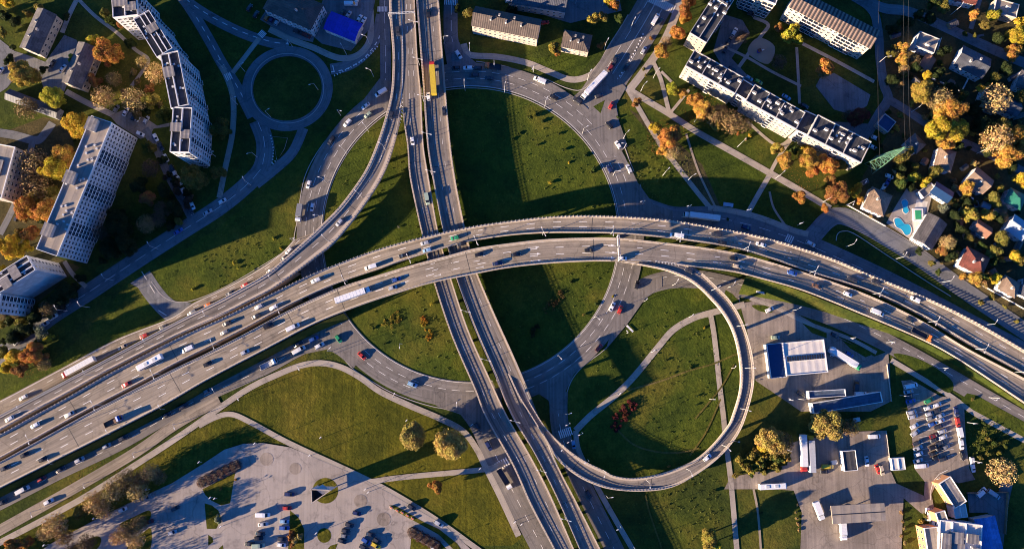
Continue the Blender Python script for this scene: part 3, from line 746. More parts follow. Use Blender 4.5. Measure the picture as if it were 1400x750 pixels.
sheeting('car_wash_roof', (.07, .10, .15), 1.5, .22); sheeting('blue_sheet', (.07, .20, .48), 1.6, .2); colour('wood', (.28, .19, .11), var=.25)
def gl(n, l, b):
    b.inputs['Base Color'].default_value = (.02, .025, .035, 1); b.inputs['Roughness'].default_value = .12
M['glass'] = mat('window_glass', gl)
def corr(name, c, c2, sp):
    def f(n, l, b):
        uv = n.new('ShaderNodeTexCoord').outputs['Object']
        wv = n.new('ShaderNodeTexWave'); wv.inputs['Scale'].default_value = sp; wv.bands_direction = 'X'; l.new(uv, wv.inputs[0])
        a = ramp(n, l, wv.outputs['Fac'], [(.35, c2), (.6, c)])
        a = mixc(n, l, 1.0, a, ramp(n, l, nz(n, l, .5, 4, pos(n)), [(.3, (.75,) * 3), (.7, (1.2,) * 3)]), 'MULTIPLY')
        l.new(a, b.inputs['Base Color']); bump(n, l, b, wv.outputs['Fac'], .8, .25)
    M[name] = mat(name, f)
corr('roof_seams', (.25, .17, .125), (.045, .038, .038), .16)
_wm = {}
def window_mesh(wd, ht, style):
    k = (round(wd, 1), round(ht, 1), style)
    if k not in _wm:
        b = MB()                        # faces -Y, centred, local x across, z up
        if style == 'balcony':          # flat dark pane drawn for the shaded recess, above a white balcony front
            b.box((0, .0, ht * .22), (wd, .08, ht * .66), mi=1)
            b.box((0, -.45, -ht * .35), (wd + .15, .9, ht * .42), mi=0); b.box((0, -.5, -ht * .1), (wd - .1, .6, .06), mi=1)
        else:
            b.box((0, 0, 0), (wd, .10, ht), mi=1)
            for x in (-wd / 2, 0, wd / 2): b.box((x, -.02, 0), (.06, .12, ht + .06), mi=0)
            for z in (-ht / 2, ht / 2): b.box((0, -.03, z), (wd + .06, .13, .06), mi=0)
        _wm[k] = b
    return _wm[k]
_wme = {}
def window_data(wd, ht, style):
    k = (round(wd, 1), round(ht, 1), style)
    if k not in _wme: _wme[k] = window_mesh(wd, ht, style).mesh('window' if style != 'balcony' else 'balcony', [M['trim_white'], M['glass']])
    return _wme[k]
BLD = []
def building(name, label, cat, quad, h, wall='panel_white', roof='bitumen', shape='flat', floors=2, pitch=3.2, win=(1.5, 1.4), style='window', group=None, bay=None,
             ridge=2.2, chimneys=0, parapet=.7, over=.4, huts=(), sides=None, base=0.0, vents=0, skylight=False, ch_mat='panel_white', trim='trim_white', split=()):
    q = [A2(x, y, base + h) for x, y in P(quad)]
    c = sum(q, Vector((0, 0))) / 4
    u = ((q[1] - q[0]) + (q[2] - q[3])) / 2; lx = u.length; u.normalize(); v = Vector((-u.y, u.x))
    ly = (abs((q[3] - q[0]).dot(v)) + abs((q[2] - q[1]).dot(v))) / 2; rz = math.atan2(u.y, u.x)
    root = empty(name, (c.x, c.y, base), rz); tag(root, label, cat, group); BLD.append((c, max(lx, ly) / 2, h, label))
    X, Y = lx / 2, ly / 2; fl = h if shape == 'flat' else h
    b = MB()
    for (x0, y0, x1, y1) in ((-X, -Y, X, -Y), (X, -Y, X, Y), (X, Y, -X, Y), (-X, Y, -X, -Y)):
        b.poly([(x0, y0, 0), (x1, y1, 0), (x1, y1, h), (x0, y0, h)])
    if shape == 'gable':
        along_x = lx >= ly
        if along_x: b.poly([(X, -Y, h), (X, Y, h), (X, 0, h + ridge)]); b.poly([(-X, Y, h), (-X, -Y, h), (-X, 0, h + ridge)])
        else: b.poly([(-X, -Y, h), (X, -Y, h), (0, -Y, h + ridge)]); b.poly([(X, Y, h), (-X, Y, h), (0, Y, h + ridge)])
    b.build('wall', M[wall], root)
    rb = MB()
    if shape == 'flat':
        t = .35 if lx > 14 else .2
        rb.quad((-X + t, -Y + t, h - .02), (X - t, -Y + t, h - .02), (X - t, Y - t, h - .02), (-X + t, Y - t, h - .02))
        rb.build('roof', M[roof], root)
        pb = MB()
        for (x0, y0, x1, y1) in ((-X - .05, -Y - .05, X + .05, -Y + t), (-X - .05, Y - t, X + .05, Y + .05), (-X - .05, -Y + t, -X + t, Y - t), (X - t, -Y + t, X + .05, Y - t)):
            pb.box(((x0 + x1) / 2, (y0 + y1) / 2, h - .15 + parapet / 2), (abs(x1 - x0), abs(y1 - y0), parapet + .3))
        pb.build('parapet', M[trim], root)
        for s in split:                 # cross walls on the roof
            sb = MB(); sb.box((-X + s * lx, 0, h + parapet * .5), (.4, ly - .8, parapet + .25)); sb.build('fire_wall', M[trim], root)
    else:
        o = over; sl = ridge; e = .18
        if shape == 'gable':
            if lx >= ly:
                k = o * ridge / Y
                A_ = [(-X - o, -Y - o, h - k), (X + o, -Y - o, h - k), (X + o, 0, h + sl), (-X - o, 0, h + sl)]; B_ = [(X + o, Y + o, h - k), (-X - o, Y + o, h - k), (-X - o, 0, h + sl), (X + o, 0, h + sl)]
            else:
                k = o * ridge / X
                A_ = [(X + o, -Y - o, h - k), (X + o, Y + o, h - k), (0, Y + o, h + sl), (0, -Y - o, h + sl)]; B_ = [(-X - o, Y + o, h - k), (-X - o, -Y - o, h - k), (0, -Y - o, h + sl), (0, Y + o, h + sl)]
            fs = [A_, B_]
        else:
            m_ = min(X, Y)
            if X >= Y: r0, r1 = (-X + m_ * .95, 0, h + sl), (X - m_ * .95, 0, h + sl)
            else: r0, r1 = (0, -Y + m_ * .95, h + sl), (0, Y - m_ * .95, h + sl)
            C_ = [(-X - o, -Y - o, h - .1), (X + o, -Y - o, h - .1), (X + o, Y + o, h - .1), (-X - o, Y + o, h - .1)]
            fs = [[C_[0], C_[1], r1, r0], [C_[2], C_[3], r0, r1], [C_[1], C_[2], r1], [C_[3], C_[0], r0]] if X >= Y else \
                 [[C_[1], C_[2], r1, r0], [C_[3], C_[0], r0, r1], [C_[0], C_[1], r0], [C_[2], C_[3], r1]]
        for f in fs:
            rb.poly([(x, y, z + e) for x, y, z in f]); rb.poly([(x, y, z) for x, y, z in reversed(f)])
            for a, c2 in zip(f, f[1:] + f[:1]): rb.poly([a, c2, (c2[0], c2[1], c2[2] + e), (a[0], a[1], a[2] + e)])
        rb.build('roof', M[roof], root)
    rr = random.Random(label)
    for (hx, hy, sx, sy, hh, hm) in huts:
        hb = MB(); hb.box((hx * X, hy * Y, h + hh / 2 - .01), (sx, sy, hh), mi=0); hb.box((hx * X, hy * Y, h + hh + .08), (sx + .4, sy + .4, .2), mi=1)
        hb.build('stair_hut', [M[hm], M['roof_grey']], root)
    for i in range(chimneys):
        if shape == 'flat': cx, cy = -X + lx * (i + .5) / chimneys + rr.uniform(-.6, .6), Y * rr.choice((-.35, .15, .4)); hz = h + .9; sz = (1.9, .8, 1.9)
        else:
            f = (i + .6) / (chimneys + .2) * 1.5 - .75
            cx, cy = (f * X * .8, .28 * Y * (1 if i % 2 else -1)) if lx >= ly else (.28 * X * (1 if i % 2 else -1), f * Y * .8); hz = h + ridge * .9; sz = (.8, 1.1, 1.8)
        cb = MB(); cb.box((cx, cy, hz), sz, mi=0); cb.box((cx, cy, hz + sz[2] / 2 + .06), (sz[0] + .15, sz[1] + .15, .14), mi=1); cb.build('chimney', [M[ch_mat], M['concrete_dark']], [x for x in root.children if x.name.startswith('roof')][0])
    for i in range(vents):
        cx, cy = rr.uniform(-.85, .85) * X, rr.uniform(-.7, .7) * Y; vb = MB(); vb.box((cx, cy, h + .35), (.9, .9, .74)); vb.build('roof_vent', M['steel'], root)
    if skylight:
        sb = MB(); k = int(lx / 1.3)
        for i in range(k): sb.box((-X * .9 + lx * .9 * (i + .5) / k, 0, h + .2), (lx * .9 / k * .75, 2.4, .5), mi=1)
        sb.box((0, 0, h + .05), (lx * .93, 2.9, .3), mi=0); sb.build('skylight', [M['trim_white'], M['glass']], root)
    # windows on the sides one sees from above the junction
    cands = []
    if floors:
        fh = (h - .6) / floors
        for (nx, ny, ln) in ((0, -1, lx), (1, 0, ly), (0, 1, lx), (-1, 0, ly)):
            wn = Vector((nx * u.x + ny * v.x, nx * u.y + ny * v.y)); mid = c + wn * (X if nx else Y)
            vis = wn.dot(-mid)
            if vis <= 0 or (sides and 'xy'[ny != 0] not in sides): continue
            n_ = int((ln - 1.0) / pitch)
            if n_ < 1: continue
            for fi in range(floors):
                for ci in range(n_):
                    s = (ci - (n_ - 1) / 2) * ln / (n_ + .25)
                    st = style
                    if bay: st = bay[ci % len(bay)]
                    if st == ' ' or st is None: continue
                    st = {'w': 'window', 'b': 'balcony'}.get(st, st)
                    ww = win[0] if st == 'window' else pitch * .86
                    z = .9 + fi * fh + win[1] / 2
                    x, y = (nx * (X + .02), s) if nx else (s, ny * (Y + .02))
                    rot = {(0, -1): 0, (1, 0): math.pi / 2, (0, 1): math.pi, (-1, 0): -math.pi / 2}[(nx, ny)]
                    cands.append((-z, x, y, z, rot, st, ww))
    cands.sort(key=lambda t: t[0])
    for (_, x, y, z, rot, st, ww) in cands[:100]:
        o = put('window' if st == 'window' else 'balcony', window_data(ww, win[1], st), root, (x, y, z)); o.rotation_euler = (0, 0, rot)
    if len(cands) > 100:
        mb = MB()
        for (_, x, y, z, rot, st, ww) in cands[100:]:
            src = window_mesh(ww, win[1], st); cs, sn = math.cos(rot), math.sin(rot); n0 = len(mb.v)
            mb.v += [(x + p[0] * cs - p[1] * sn, y + p[0] * sn + p[1] * cs, z + p[2]) for p in src.v]
            mb.f += [tuple(n0 + i for i in f) for f in src.f]; mb.m += src.m; mb.uv += src.uv
        o = mb.build('lower_windows', [M['trim_white'], M['glass']], root); o['kind'] = 'stuff'
    return root
B = building
APT = 'apartment building'
B('apartment_block', 'long nine storey slab block with grey roof and three stair huts beside autumn trees', APT, '128,159 156,169 76,349 48,340', 26.5, 'panel_white', 'roof_beige', floors=9, pitch=2.15, win=(1.25, 1.35),
  bay='wwwwwbbbwwwwwwbbb', huts=((-.52, .88, 4.6, 6, 2.4, 'panel_grey'), (-.52, .08, 4.6, 6, 2.4, 'panel_grey'), (-.52, -.70, 4.6, 6, 2.4, 'panel_grey')), vents=22, sides=None, split=())
TW = dict(floors=9, pitch=2.6, win=(1.3, 1.4), bay='wwbww', parapet=1.1, wall='panel_white', vents=9)
B('apartment_tower', 'white stepped tower block at the top edge left of the dark hipped building', APT, '137,-14 180,-6 196,14 172,30', 26, huts=((-.3, .2, 7, 5, 1.6, 'bitumen'), (.5, -.3, 5, 4, 1.4, 'bitumen')), split=(.5,), **TW)
B('apartment_tower', 'white stepped tower block with sawtooth roof, second down from the top edge', APT, '183,27 204,16 237,66 216,80', 26, huts=((.3, .2, 5, 4, 1.6, 'bitumen'),), split=(.4, .7), **TW)
B('apartment_tower', 'white stepped tower block with broad dark roof, third in the curved chain', APT, '219,79 243,68 260,146 236,146', 26, huts=((-.4, .3, 5, 5, 1.6, 'bitumen'),), split=(.45,), **TW)
B('apartment_tower', 'white stepped tower block at the lower end of the curved chain', APT, '238,148 264,148 259,209 233,208', 26, huts=((-.5, .1, 5, 4, 1.6, 'bitumen'), (.5, -.2, 4, 4, 1.3, 'bitumen')), split=(.5,), **TW)
B('apartment_tower', 'blue shaded tower block with windowless end wall beside the slab block', APT, '39,351 51,371 -12,406 -24,386', 26, huts=((.0, .3, 6, 4, 1.6, 'bitumen'), (.5, -.2, 5, 4, 1.4, 'panel_grey')), split=(.35, .7), sides='y', **{**TW, 'bay': 'wwwbww'})
B('apartment_tower', 'pale tower block cut by the left photo edge under the slab block', APT, '-10,400 8,402 -8,428 -30,425', 26, **TW)
B('apartment_block', 'pale flat roofed block at the left photo edge with a red roof patch', APT, '-34,190 22,202 2,270 -48,262', 15, 'panel_cream', 'roof_beige', floors=5, pitch=3, parapet=.5, huts=((.2, .1, 8, 8, .5, 'tile_red'),))
B('old_house', 'small gabled block with grey roof nearest the top left corner', 'house', '51,11 75,21 54,73 28,65', 7, 'panel_cream', 'grey_sheet', 'gable', 2, 3, (1.3, 1.4), ridge=3.2, chimneys=3)
B('old_house', 'gabled block with grey roof beside the orange tree in the courtyard', 'house', '107,57 132,67 112,120 86,113', 7, 'panel_cream', 'grey_sheet', 'gable', 2, 3, (1.3, 1.4), ridge=3.2, chimneys=3)
B('low_hall', 'long low dark roofed building under bare trees left of the courtyard', 'shed', '12,121 82,150 76,160 9,137', 4, 'panel_grey', 'slate', 'gable', 1, 4, (1.2, 1), ridge=1.6)
B('hipped_block', 'white building with dark hipped roof and rows of windows at the top edge', APT, '361,11 378,-22 441,8 424,41', 9.5, 'panel_white', 'fibre_cement', 'hip', 3, 2.6, (1.5, 1.5), ridge=3.5, chimneys=2)
B('blue_roofed_hall', 'hall with vivid blue metal roof beside the local street', 'hall', '453,17 495,33 484,56 444,39', 5, 'panel_white', 'vivid_blue', 'gable', 1, 4, (1.2, 1), ridge=1.3)
B('brown_roofed_block', 'long cream block with brown gable roof on the lawn above the roundabout', APT, '651,9 740,28 734,52 645,35', 10.5, 'panel_cream', 'fibre_cement', 'gable', 3, 2.5, (1.0, 1.3), ridge=4.0, chimneys=5)
B('hipped_villa', 'small cream house with brown hipped roof right of the long cream block', 'house', '773,42 809,49 804,71 767,63', 7, 'panel_cream', 'fibre_cement', 'hip', 2, 2.4, (1.1, 1.2), ridge=3, chimneys=4)
B('dark_roofed_hall', 'dark navy roofed building at the top edge behind the long cream block', 'hall', '705,-22 780,-10 769,16 702,4', 8, 'panel_grey', 'slate', 'gable', 2, 3, (1.2, 1.2), ridge=2)
panel('panel_row', (.43, .385, .325), 5.8, 3.0, .14)
ROW = dict(h=15.5, floors=5, pitch=2.6, win=(1.25, 1.3), trim='panel_grey', chimneys=7, vents=9, bay='wwwwwb', wall='panel_row', roof='bitumen', parapet=.55)
B('row_block', 'five storey row block with tan end wall running up to the top edge', APT, '944,46 966,59 1009,-10 986,-24', split=(.55,), **{**ROW, 'wall': 'brick_tan'})
B('row_block', 'five storey row block with white bays facing the avenue corner', APT, '937,91 1005,128 1017,107 949,68', split=(.33, .66), **ROW)
B('row_block', 'five storey row block with white bays in the middle of the diagonal row', APT, '1019,139 1088,176 1101,155 1032,115', split=(.3, .6), **ROW)
B('row_block', 'five storey row block at the lower right end of the diagonal row', APT, '1103,187 1176,221 1192,196 1119,156', split=(.33, .66), **ROW)
B('link_block', 'lower linking block between the first two row blocks', APT, '1004,127 1020,137 1031,118 1016,109', 12.5, 'panel_grey', 'bitumen', floors=4, pitch=3, bay='b')
B('link_block', 'lower linking block between the last two row blocks', APT, '1087,176 1103,186 1118,158 1101,153', 12.5, 'panel_grey', 'bitumen', floors=4, pitch=3, bay='b')
B('slab_block', 'long five storey block with brown ribbed roof at the upper right', APT, '1078,8 1188,65 1203,43 1093,-12', 15.5, 'panel_cream', 'roof_seams', 'gable', 5, 2.6, (1.4, 1.4), bay='wwwbbbb', ridge=1.6, over=.5, chimneys=0)
B('slab_block', 'block with loggia facade cut by the top edge left of the brown ribbed roof', APT, '1017,-10 1058,6 1072,-18 1030,-34', 15.5, 'panel_cream', 'roof_grey', floors=5, pitch=3, bay='bbw')
HS = 'house'
for q, h, wl, rf, sh, rd, ch, lb in (
    ('1260,45 1285,54 1275,73 1247,61', 6, 'panel_white', 'roof_beige', 'flat', 1, 1, 'flat tan roofed white house left of the fenced garden'),
    ('1256,91 1267,77 1278,80 1270,100', 3.5, 'brick_tan', 'rust_sheet', 'gable', 1.2, 0, 'small rust red roofed shed below the flat tan roofed house'),
    ('1319,62 1355,84 1341,104 1304,90', 6, 'panel_white', 'slate', 'gable', 3, 2, 'white house with slate gable roof inside the fenced garden'),
    ('1363,-1 1397,8 1384,24 1357,16', 6, 'brick_tan', 'roof_beige', 'flat', 1, 1, 'flat beige roofed house at the top right corner'),
    ('1305,-12 1336,-6 1332,5 1303,-1', 6, 'panel_white', 'tile_red', 'gable', 2.4, 1, 'house cut by the top edge above the garden road'),
    ('1389,118 1398,97 1425,105 1418,128', 6, 'panel_white', 'grey_sheet', 'hip', 2.4, 1, 'grey roofed house at the right edge below the golden trees'),
    ('1345,121 1397,142 1388,158 1341,138', 5.5, 'panel_white', 'slate', 'gable', 2.6, 1, 'navy roofed house under a bare pale tree near the right edge'),
    ('1198,170 1209,157 1225,166 1214,181', 4, 'brick_tan', 'metal_blue', 'flat', 1, 0, 'small dark blue roofed garage beside the branching street'),
    ('1238,195 1250,185 1266,196 1253,209', 5.5, 'panel_white', 'grey_sheet', 'hip', 2.4, 1, 'grey hipped house beside the green pylon tip'),
    ('1286,204 1309,207 1296,236 1276,225', 6, 'panel_white', 'tan_sheet', 'hip', 3, 1, 'tan hipped house with white walls above the pool yard'),
    ('1335,228 1360,249 1341,262 1323,247', 6, 'panel_white', 'tan_sheet', 'gable', 2.6, 1, 'tan gabled house right of the pool yard'),
    ('1383,259 1404,268 1393,286 1373,274', 6, 'panel_white', 'metal_green', 'hip', 3, 0, 'house with bright green roof near the right edge'),
    ('1387,295 1404,304 1402,333 1376,312', 6, 'panel_white', 'pale_blue_sheet', 'gable', 2.4, 1, 'pale blue roofed white house at the right edge'),
    ('1337,301 1357,312 1347,325 1331,312', 5, 'panel_white', 'rust_sheet', 'gable', 2, 0, 'small dark gabled house between the olive garden trees'),
    ('1325,339 1352,353 1342,376 1310,361', 6, 'panel_white', 'tile_red', 'hip', 3.4, 2, 'house with red hipped roof beside the service road'),
    ('1196,258 1221,269 1205,294 1178,281', 5.5, 'panel_white', 'tan_sheet', 'hip', 3.2, 1, 'brown hipped house at the bend of the service road'),
    ('1271,292 1294,308 1273,339 1248,325', 5, 'panel_white', 'grey_sheet', 'gable', 1.6, 0, 'wide grey gabled pool house beside the peanut shaped pool'),
    ('1281,249 1302,263 1296,277 1273,263', 5, 'panel_white', 'metal_blue', 'gable', 1.6, 0, 'blue roofed house at the upper corner of the pool yard'),
    ('1256,262 1272,250 1280,258 1262,271', 3.5, 'panel_white', 'roof_beige', 'flat', 1, 0, 'low beige annexe touching the blue roofed pool yard house'),
    ('1376,378 1396,389 1386,406 1364,393', 5.5, 'panel_white', 'tan_sheet', 'hip', 3, 1, 'tan hipped house at the right edge above the highway'),
    ('1398,380 1425,392 1415,412 1394,400', 5, 'panel_white', 'slate', 'gable', 2, 0, 'dark roofed house cut by the right edge above the highway')):
    B('house', lb, HS, q, h, wl, rf, sh, 2 if h >= 5 else 1, 2.8, (1.1, 1.2), ridge=rd, chimneys=ch, over=.5, trim='panel_grey')
B('petrol_station_shop', 'white roofed petrol station hall with a dark skylight strip', 'petrol station', '1070,468 1127,464 1131,508 1075,514', 5.5, 'panel_white', 'roof_white', floors=1, pitch=5, win=(2.6, 1.6), skylight=True, parapet=.4)
B('petrol_canopy', 'dark blue flat canopy with white left edge joined to the petrol station hall', 'canopy', '1049,470 1069.5,468.5 1074.5,514.5 1053,517', 5.2, 'panel_white', 'metal_blue', floors=0, parapet=.45)
B('car_wash', 'long navy roofed car wash building with white roof edges', 'car wash', '1112,560 1108,545 1205,541 1207,554', 5, 'panel_white', 'car_wash_roof', floors=1, pitch=5, win=(2, 1.2), parapet=.7)
B('car_wash_annexe', 'short navy roofed annexe at the left end of the car wash', 'car wash', '1106,544 1105,535 1155,531 1156,541', 4.5, 'panel_white', 'car_wash_roof', floors=0, parapet=.6)
B('kiosk_building', 'small black roofed white walled building in the lower yard', 'kiosk', '1152,616 1170,615 1172,642 1154,644', 4.2, 'panel_white', 'bitumen', floors=1, pitch=3, parapet=.3)
B('white_shed', 'small white roofed shed on the grass beside the car park', 'shed', '1219,626 1236,625 1238,641 1220,643', 3, 'panel_white', 'roof_white', floors=0, parapet=.2, split=(.5,))
B('warehouse', 'long narrow grey roofed hall with orange brick side below the car park', 'warehouse', '1289,653 1305,651 1315,684 1300,702', 7, 'brick_orange', 'roof_grey', floors=1, pitch=4, parapet=.6)
B('factory_building', 'large white roofed factory building at the bottom edge', 'factory', '1284,706 1336,720 1346,775 1282,775', 9, 'panel_white', 'roof_white', floors=2, pitch=3.5, parapet=.6, split=(.3, .62), huts=((-.2, .3, 6, 5, 1.2, 'roof_grey'), (.5, .35, 5, 4, 2, 'panel_grey'), (-.1, -.2, 6, 5, .8, 'roof_grey'), (-.7, .0, 4, 9, 1.6, 'roof_white'), (.72, -.3, 3, 5, 1, 'panel_grey')), vents=12)
B('factory_building', 'orange brick factory wing left of the large white roofed building', 'factory', '1267,722 1284,718 1288,775 1268,775', 8, 'brick_orange', 'roof_beige', floors=2, pitch=3, parapet=.5)
B('factory_building', 'bright blue lean-to roof on the right of the white factory', 'factory', '1336,707 1362,707 1372,765 1345,775', 6, 'panel_grey', 'blue_sheet', 'gable', 0, ridge=1.2)
B('factory_building', 'small orange brick corner block with pale roof at the factory', 'factory', '1280,700 1292,697 1295,710 1282,714', 9, 'brick_orange', 'roof_beige', floors=1, pitch=3, parapet=.4)
B('factory_building', 'low white connecting block between warehouse and factory', 'factory', '1303,690 1320,688 1322,706 1305,708', 6, 'panel_white', 'roof_white', floors=0, parapet=.5, split=(.5,))
# fuel canopy on columns
q = [A2(x, y, 5.8) for x, y in P('1139,716 1212,711 1209,687 1136,691')]
root = empty('fuel_canopy', ((q[0].x + q[2].x) / 2, (q[0].y + q[2].y) / 2, 0)); tag(root, 'free standing beige truck fuel canopy with a centre seam in the lower yard', 'canopy')
o = Vector(root.location); b = MB(); b.prism([(p.x - o.x, p.y - o.y) for p in q], 5.0, 5.8); b.build('canopy_roof', M['roof_beige'], root)
b = MB(); a, c = (q[0] + q[3]) / 2, (q[1] + q[2]) / 2; m_ = (a + c) / 2 - o.xy; b.box((m_.x, m_.y, 5.85), ((c - a).length * .99, .35, .12), math.atan2((c - a).y, (c - a).x)); b.build('seam', M['black'], root)
for i in range(3):
    p = a.lerp(c, .18 + .32 * i) - o.xy; b = MB(); b.bar((p.x, p.y, 0), (p.x, p.y, 5.0), .25); b.build('column', M['steel'], root)
    b = MB(); b.box((p.x + 1.5, p.y, .95), (.9, .6, 1.9)); b.build('fuel_pump', M['trim_white'], root)
# canopy columns of the petrol station forecourt are inside its walls; garden pools and terrace
sheet('terrace', '1241,254 1262,262 1273,270 1268,290 1250,322 1245,328 1211,305 1222,285', M['paving'])
sheet('terrace', '1253,272 1268,276 1262,300 1250,322 1246,300', M['roof_white'])
def pool_water(n, l, b):
    b.inputs['Base Color'].default_value = (.03, .35, .52, 1); b.inputs['Roughness'].default_value = .08; bump(n, l, b, nz(n, l, 1.2, 3, pos(n)), .15, .1)
M['pool'] = mat('pool_water', pool_water)
for lb, pts in (('large peanut shaped turquoise swimming pool on the white terrace', '1222,301 1226,298 1231,300 1236,306 1242,307 1245,313 1243,320 1237,321 1232,314 1225,310'),
                ('small rounded turquoise pool at the upper side of the terrace', '1232,276 1237,273 1241,277 1240,283 1242,288 1238,292 1234,289 1234,283')):
    q = [A2(*p) for p in smooth(P(pts), 4, True)]; c = sum(q, Vector((0, 0))) / len(q)
    root = empty('swimming_pool', (c.x, c.y, 0)); tag(root, lb, 'swimming pool')
    b = MB(); b.flat([(p.x - c.x, p.y - c.y) for p in q], .50); b.build('water', M['pool'], root)
    b = MB(); out = [(p - c) * 1.09 for p in q]; inn = [(p - c) for p in q]
    for i in range(len(q)):
        j = (i + 1) % len(q); z = .54
        f = [(inn[i].x, inn[i].y, z), (inn[j].x, inn[j].y, z), (out[j].x, out[j].y, z), (out[i].x, out[i].y, z)]
        nrm = (Vector(f[1]) - Vector(f[0])).cross(Vector(f[2]) - Vector(f[0])).z
        b.poly(f if nrm > 0 else f[::-1]); b.poly([(out[i].x, out[i].y, 0), (out[j].x, out[j].y, 0), (out[j].x, out[j].y, z), (out[i].x, out[i].y, z)])
    b.build('pool_rim', M['roof_white'], root)
# fences and walls
def fence(name, label, cat, pts, h, m_, post=True, th=.2):
    q = [at(x, y, 0) for x, y in P(pts)]; o = q[0].copy(); root = empty(name, o); tag(root, label, cat)
    for a, c in zip(q, q[1:]):
        d = c - a; b = MB(); b.box(((a + c) / 2 - o) + Vector((0, 0, h / 2)), (d.length, th, h), math.atan2(d.y, d.x)); b.build('panel', M[m_], root)
    if post:
        b = MB()
        for a, c in zip(q, q[1:]):
            k = max(1, int((c - a).length / 3))
            for i in range(k + 1): p = a.lerp(c, i / k) - o; b.box((p.x, p.y, h / 2 + .1), (.3, .3, h + .2))
        b.build('posts', M[m_], root)
fence('garden_wall', 'white garden wall round the lower side of the slate roofed house plot', 'wall', '1271,107 1313,127 1327,99', 1.6, 'trim_white')
fence('garden_wall', 'pale wall along the service road below the brown hipped house', 'wall', '1157,280 1209,309', 1.4, 'panel_grey')
fence('garden_wall', 'pale wall along the service road at the right edge', 'wall', '1340,389 1402,424', 1.5, 'panel_grey')
fence('low_wall', 'thin pale wall at the right end of the car wash forecourt', 'wall', '1212,498 1218,548', .9, 'panel_cream')
fence('low_wall', 'thin pale wall between the lower yard and the white shed', 'wall', '1211,591 1217,640', .9, 'panel_cream')
fence('yard_fence', 'dark wooden fence round the factory yard at the lower right', 'fence', '1321,673 1376,672 1372,728', 2, 'wood')
fence('garden_fence', 'wooden fence beside the rust roofed shed', 'fence', '1285,54 1279,74', 1.5, 'trim_white')
# roundabout advertising tower: three sided
tp = [A2(x, y, 14) for x, y in P('425.5,668.5 426.4,687 452,669.5')]
c = sum(tp, Vector((0, 0))) / 3; root = empty('advertising_tower', (c.x, c.y, 0)); tag(root, 'three sided advertising tower on the round grass island in the car park', 'billboard')
tl = [p - c for p in tp]
for i in range(3):
    a, d = tl[i], tl[(i + 1) % 3]; t = d - a; m_ = (a + d) / 2
    b = MB(); b.box((m_.x, m_.y, 8.75), (t.length * .94, .3, 10.5), math.atan2(t.y, t.x)); b.build('billboard_panel', M[('slate', 'panel_grey', 'trim_white')[i]], root)
    b = MB(); b.bar((a.x, a.y, 0), (a.x, a.y, 14.3), .28, n=8); b.build('post', M['steel'], root)
    b = MB(); b.box((m_.x, m_.y, 14.15), (t.length, .4, .3), math.atan2(t.y, t.x)); b.build('frame_beam', M['concrete'], root)
b = MB(); b.prism([tuple(t * .93) for t in tl], 9.4, 9.6); b.build('inner_shade_sheet', M['black'], root)  # black sheet added to imitate the shade inside the hollow tower
q = [A2(x, y, 12.2) - c for x, y in P('430,667.5 441,661.5 452.5,669.5 441,675.5')]; b = MB(); b.prism([tuple(p) for p in q], 11.9, 12.2); b.build('canopy', M['roof_white'], root)
# lattice pylon and its wires
base = at(1194, 226, 0); tip = at(1240, 200, 33)
root = empty('power_pylon', base); tag(root, 'green lattice power pylon standing in the gardens above the service road', 'pylon')
colour('pylon_green', (.10, .22, .13), var=.1, rough=.5)
lean = Vector((tip.x - base.x, tip.y - base.y, 0)) * .0
ang = R(35)
def pc(z, i):
    r = 4.2 * (1 - z / 33) + .4; a = ang + math.pi / 4 + i * math.pi / 2
    return Vector((math.cos(a) * r, math.sin(a) * r, z))
b = MB(); lv = [0, 5, 9.5, 13.5, 17, 20, 22.8, 25.2, 27.4, 29.4, 31.2, 33]
for z0, z1 in zip(lv, lv[1:]):
    for i in range(4):
        j = (i + 1) % 4
        b.bar(pc(z0, i), pc(z1, i), .13, n=4); b.bar(pc(z0, i), pc(z1, j), .07, n=4); b.bar(pc(z0, j), pc(z1, i), .07, n=4); b.bar(pc(z1, i), pc(z1, j), .14, n=4)
b.build('lattice_tower', M['pylon_green'], root)
ends = []
for z, w_ in ((21, 6.5), (26, 5.2), (31, 4)):
    b = MB(); d = Vector((math.cos(R(10)), math.sin(R(10)), 0))
    for s in (-1, 1):
        e = d * s * w_ + Vector((0, 0, z)); ends.append(base + e)
        for k in range(4): b.bar(pc(z + (.0 if k < 2 else 1.2), k), e, .13, n=4)
    b.build('crossarm', M['pylon_green'], root)
far = at(1249, -120, 26) - at(1240, 200, 26)
for i, e in enumerate(ends):
    if i not in (0, 1, 5): continue
    b = MB(); pts = [Vector((0, 0, 0)) + far * t + Vector((0, 0, -14 * t * (1.35 - t))) for t in [k / 14 for k in range(15)]]
    for a, c in zip(pts, pts[1:]): b.bar(a, c, .05, n=5)
    o = b.build('power_line', M['joint'], None, loc=e); alike(o, 'thin power line from the pylon to the top edge', 'power line', to_px(e), 'wires of the green pylon')
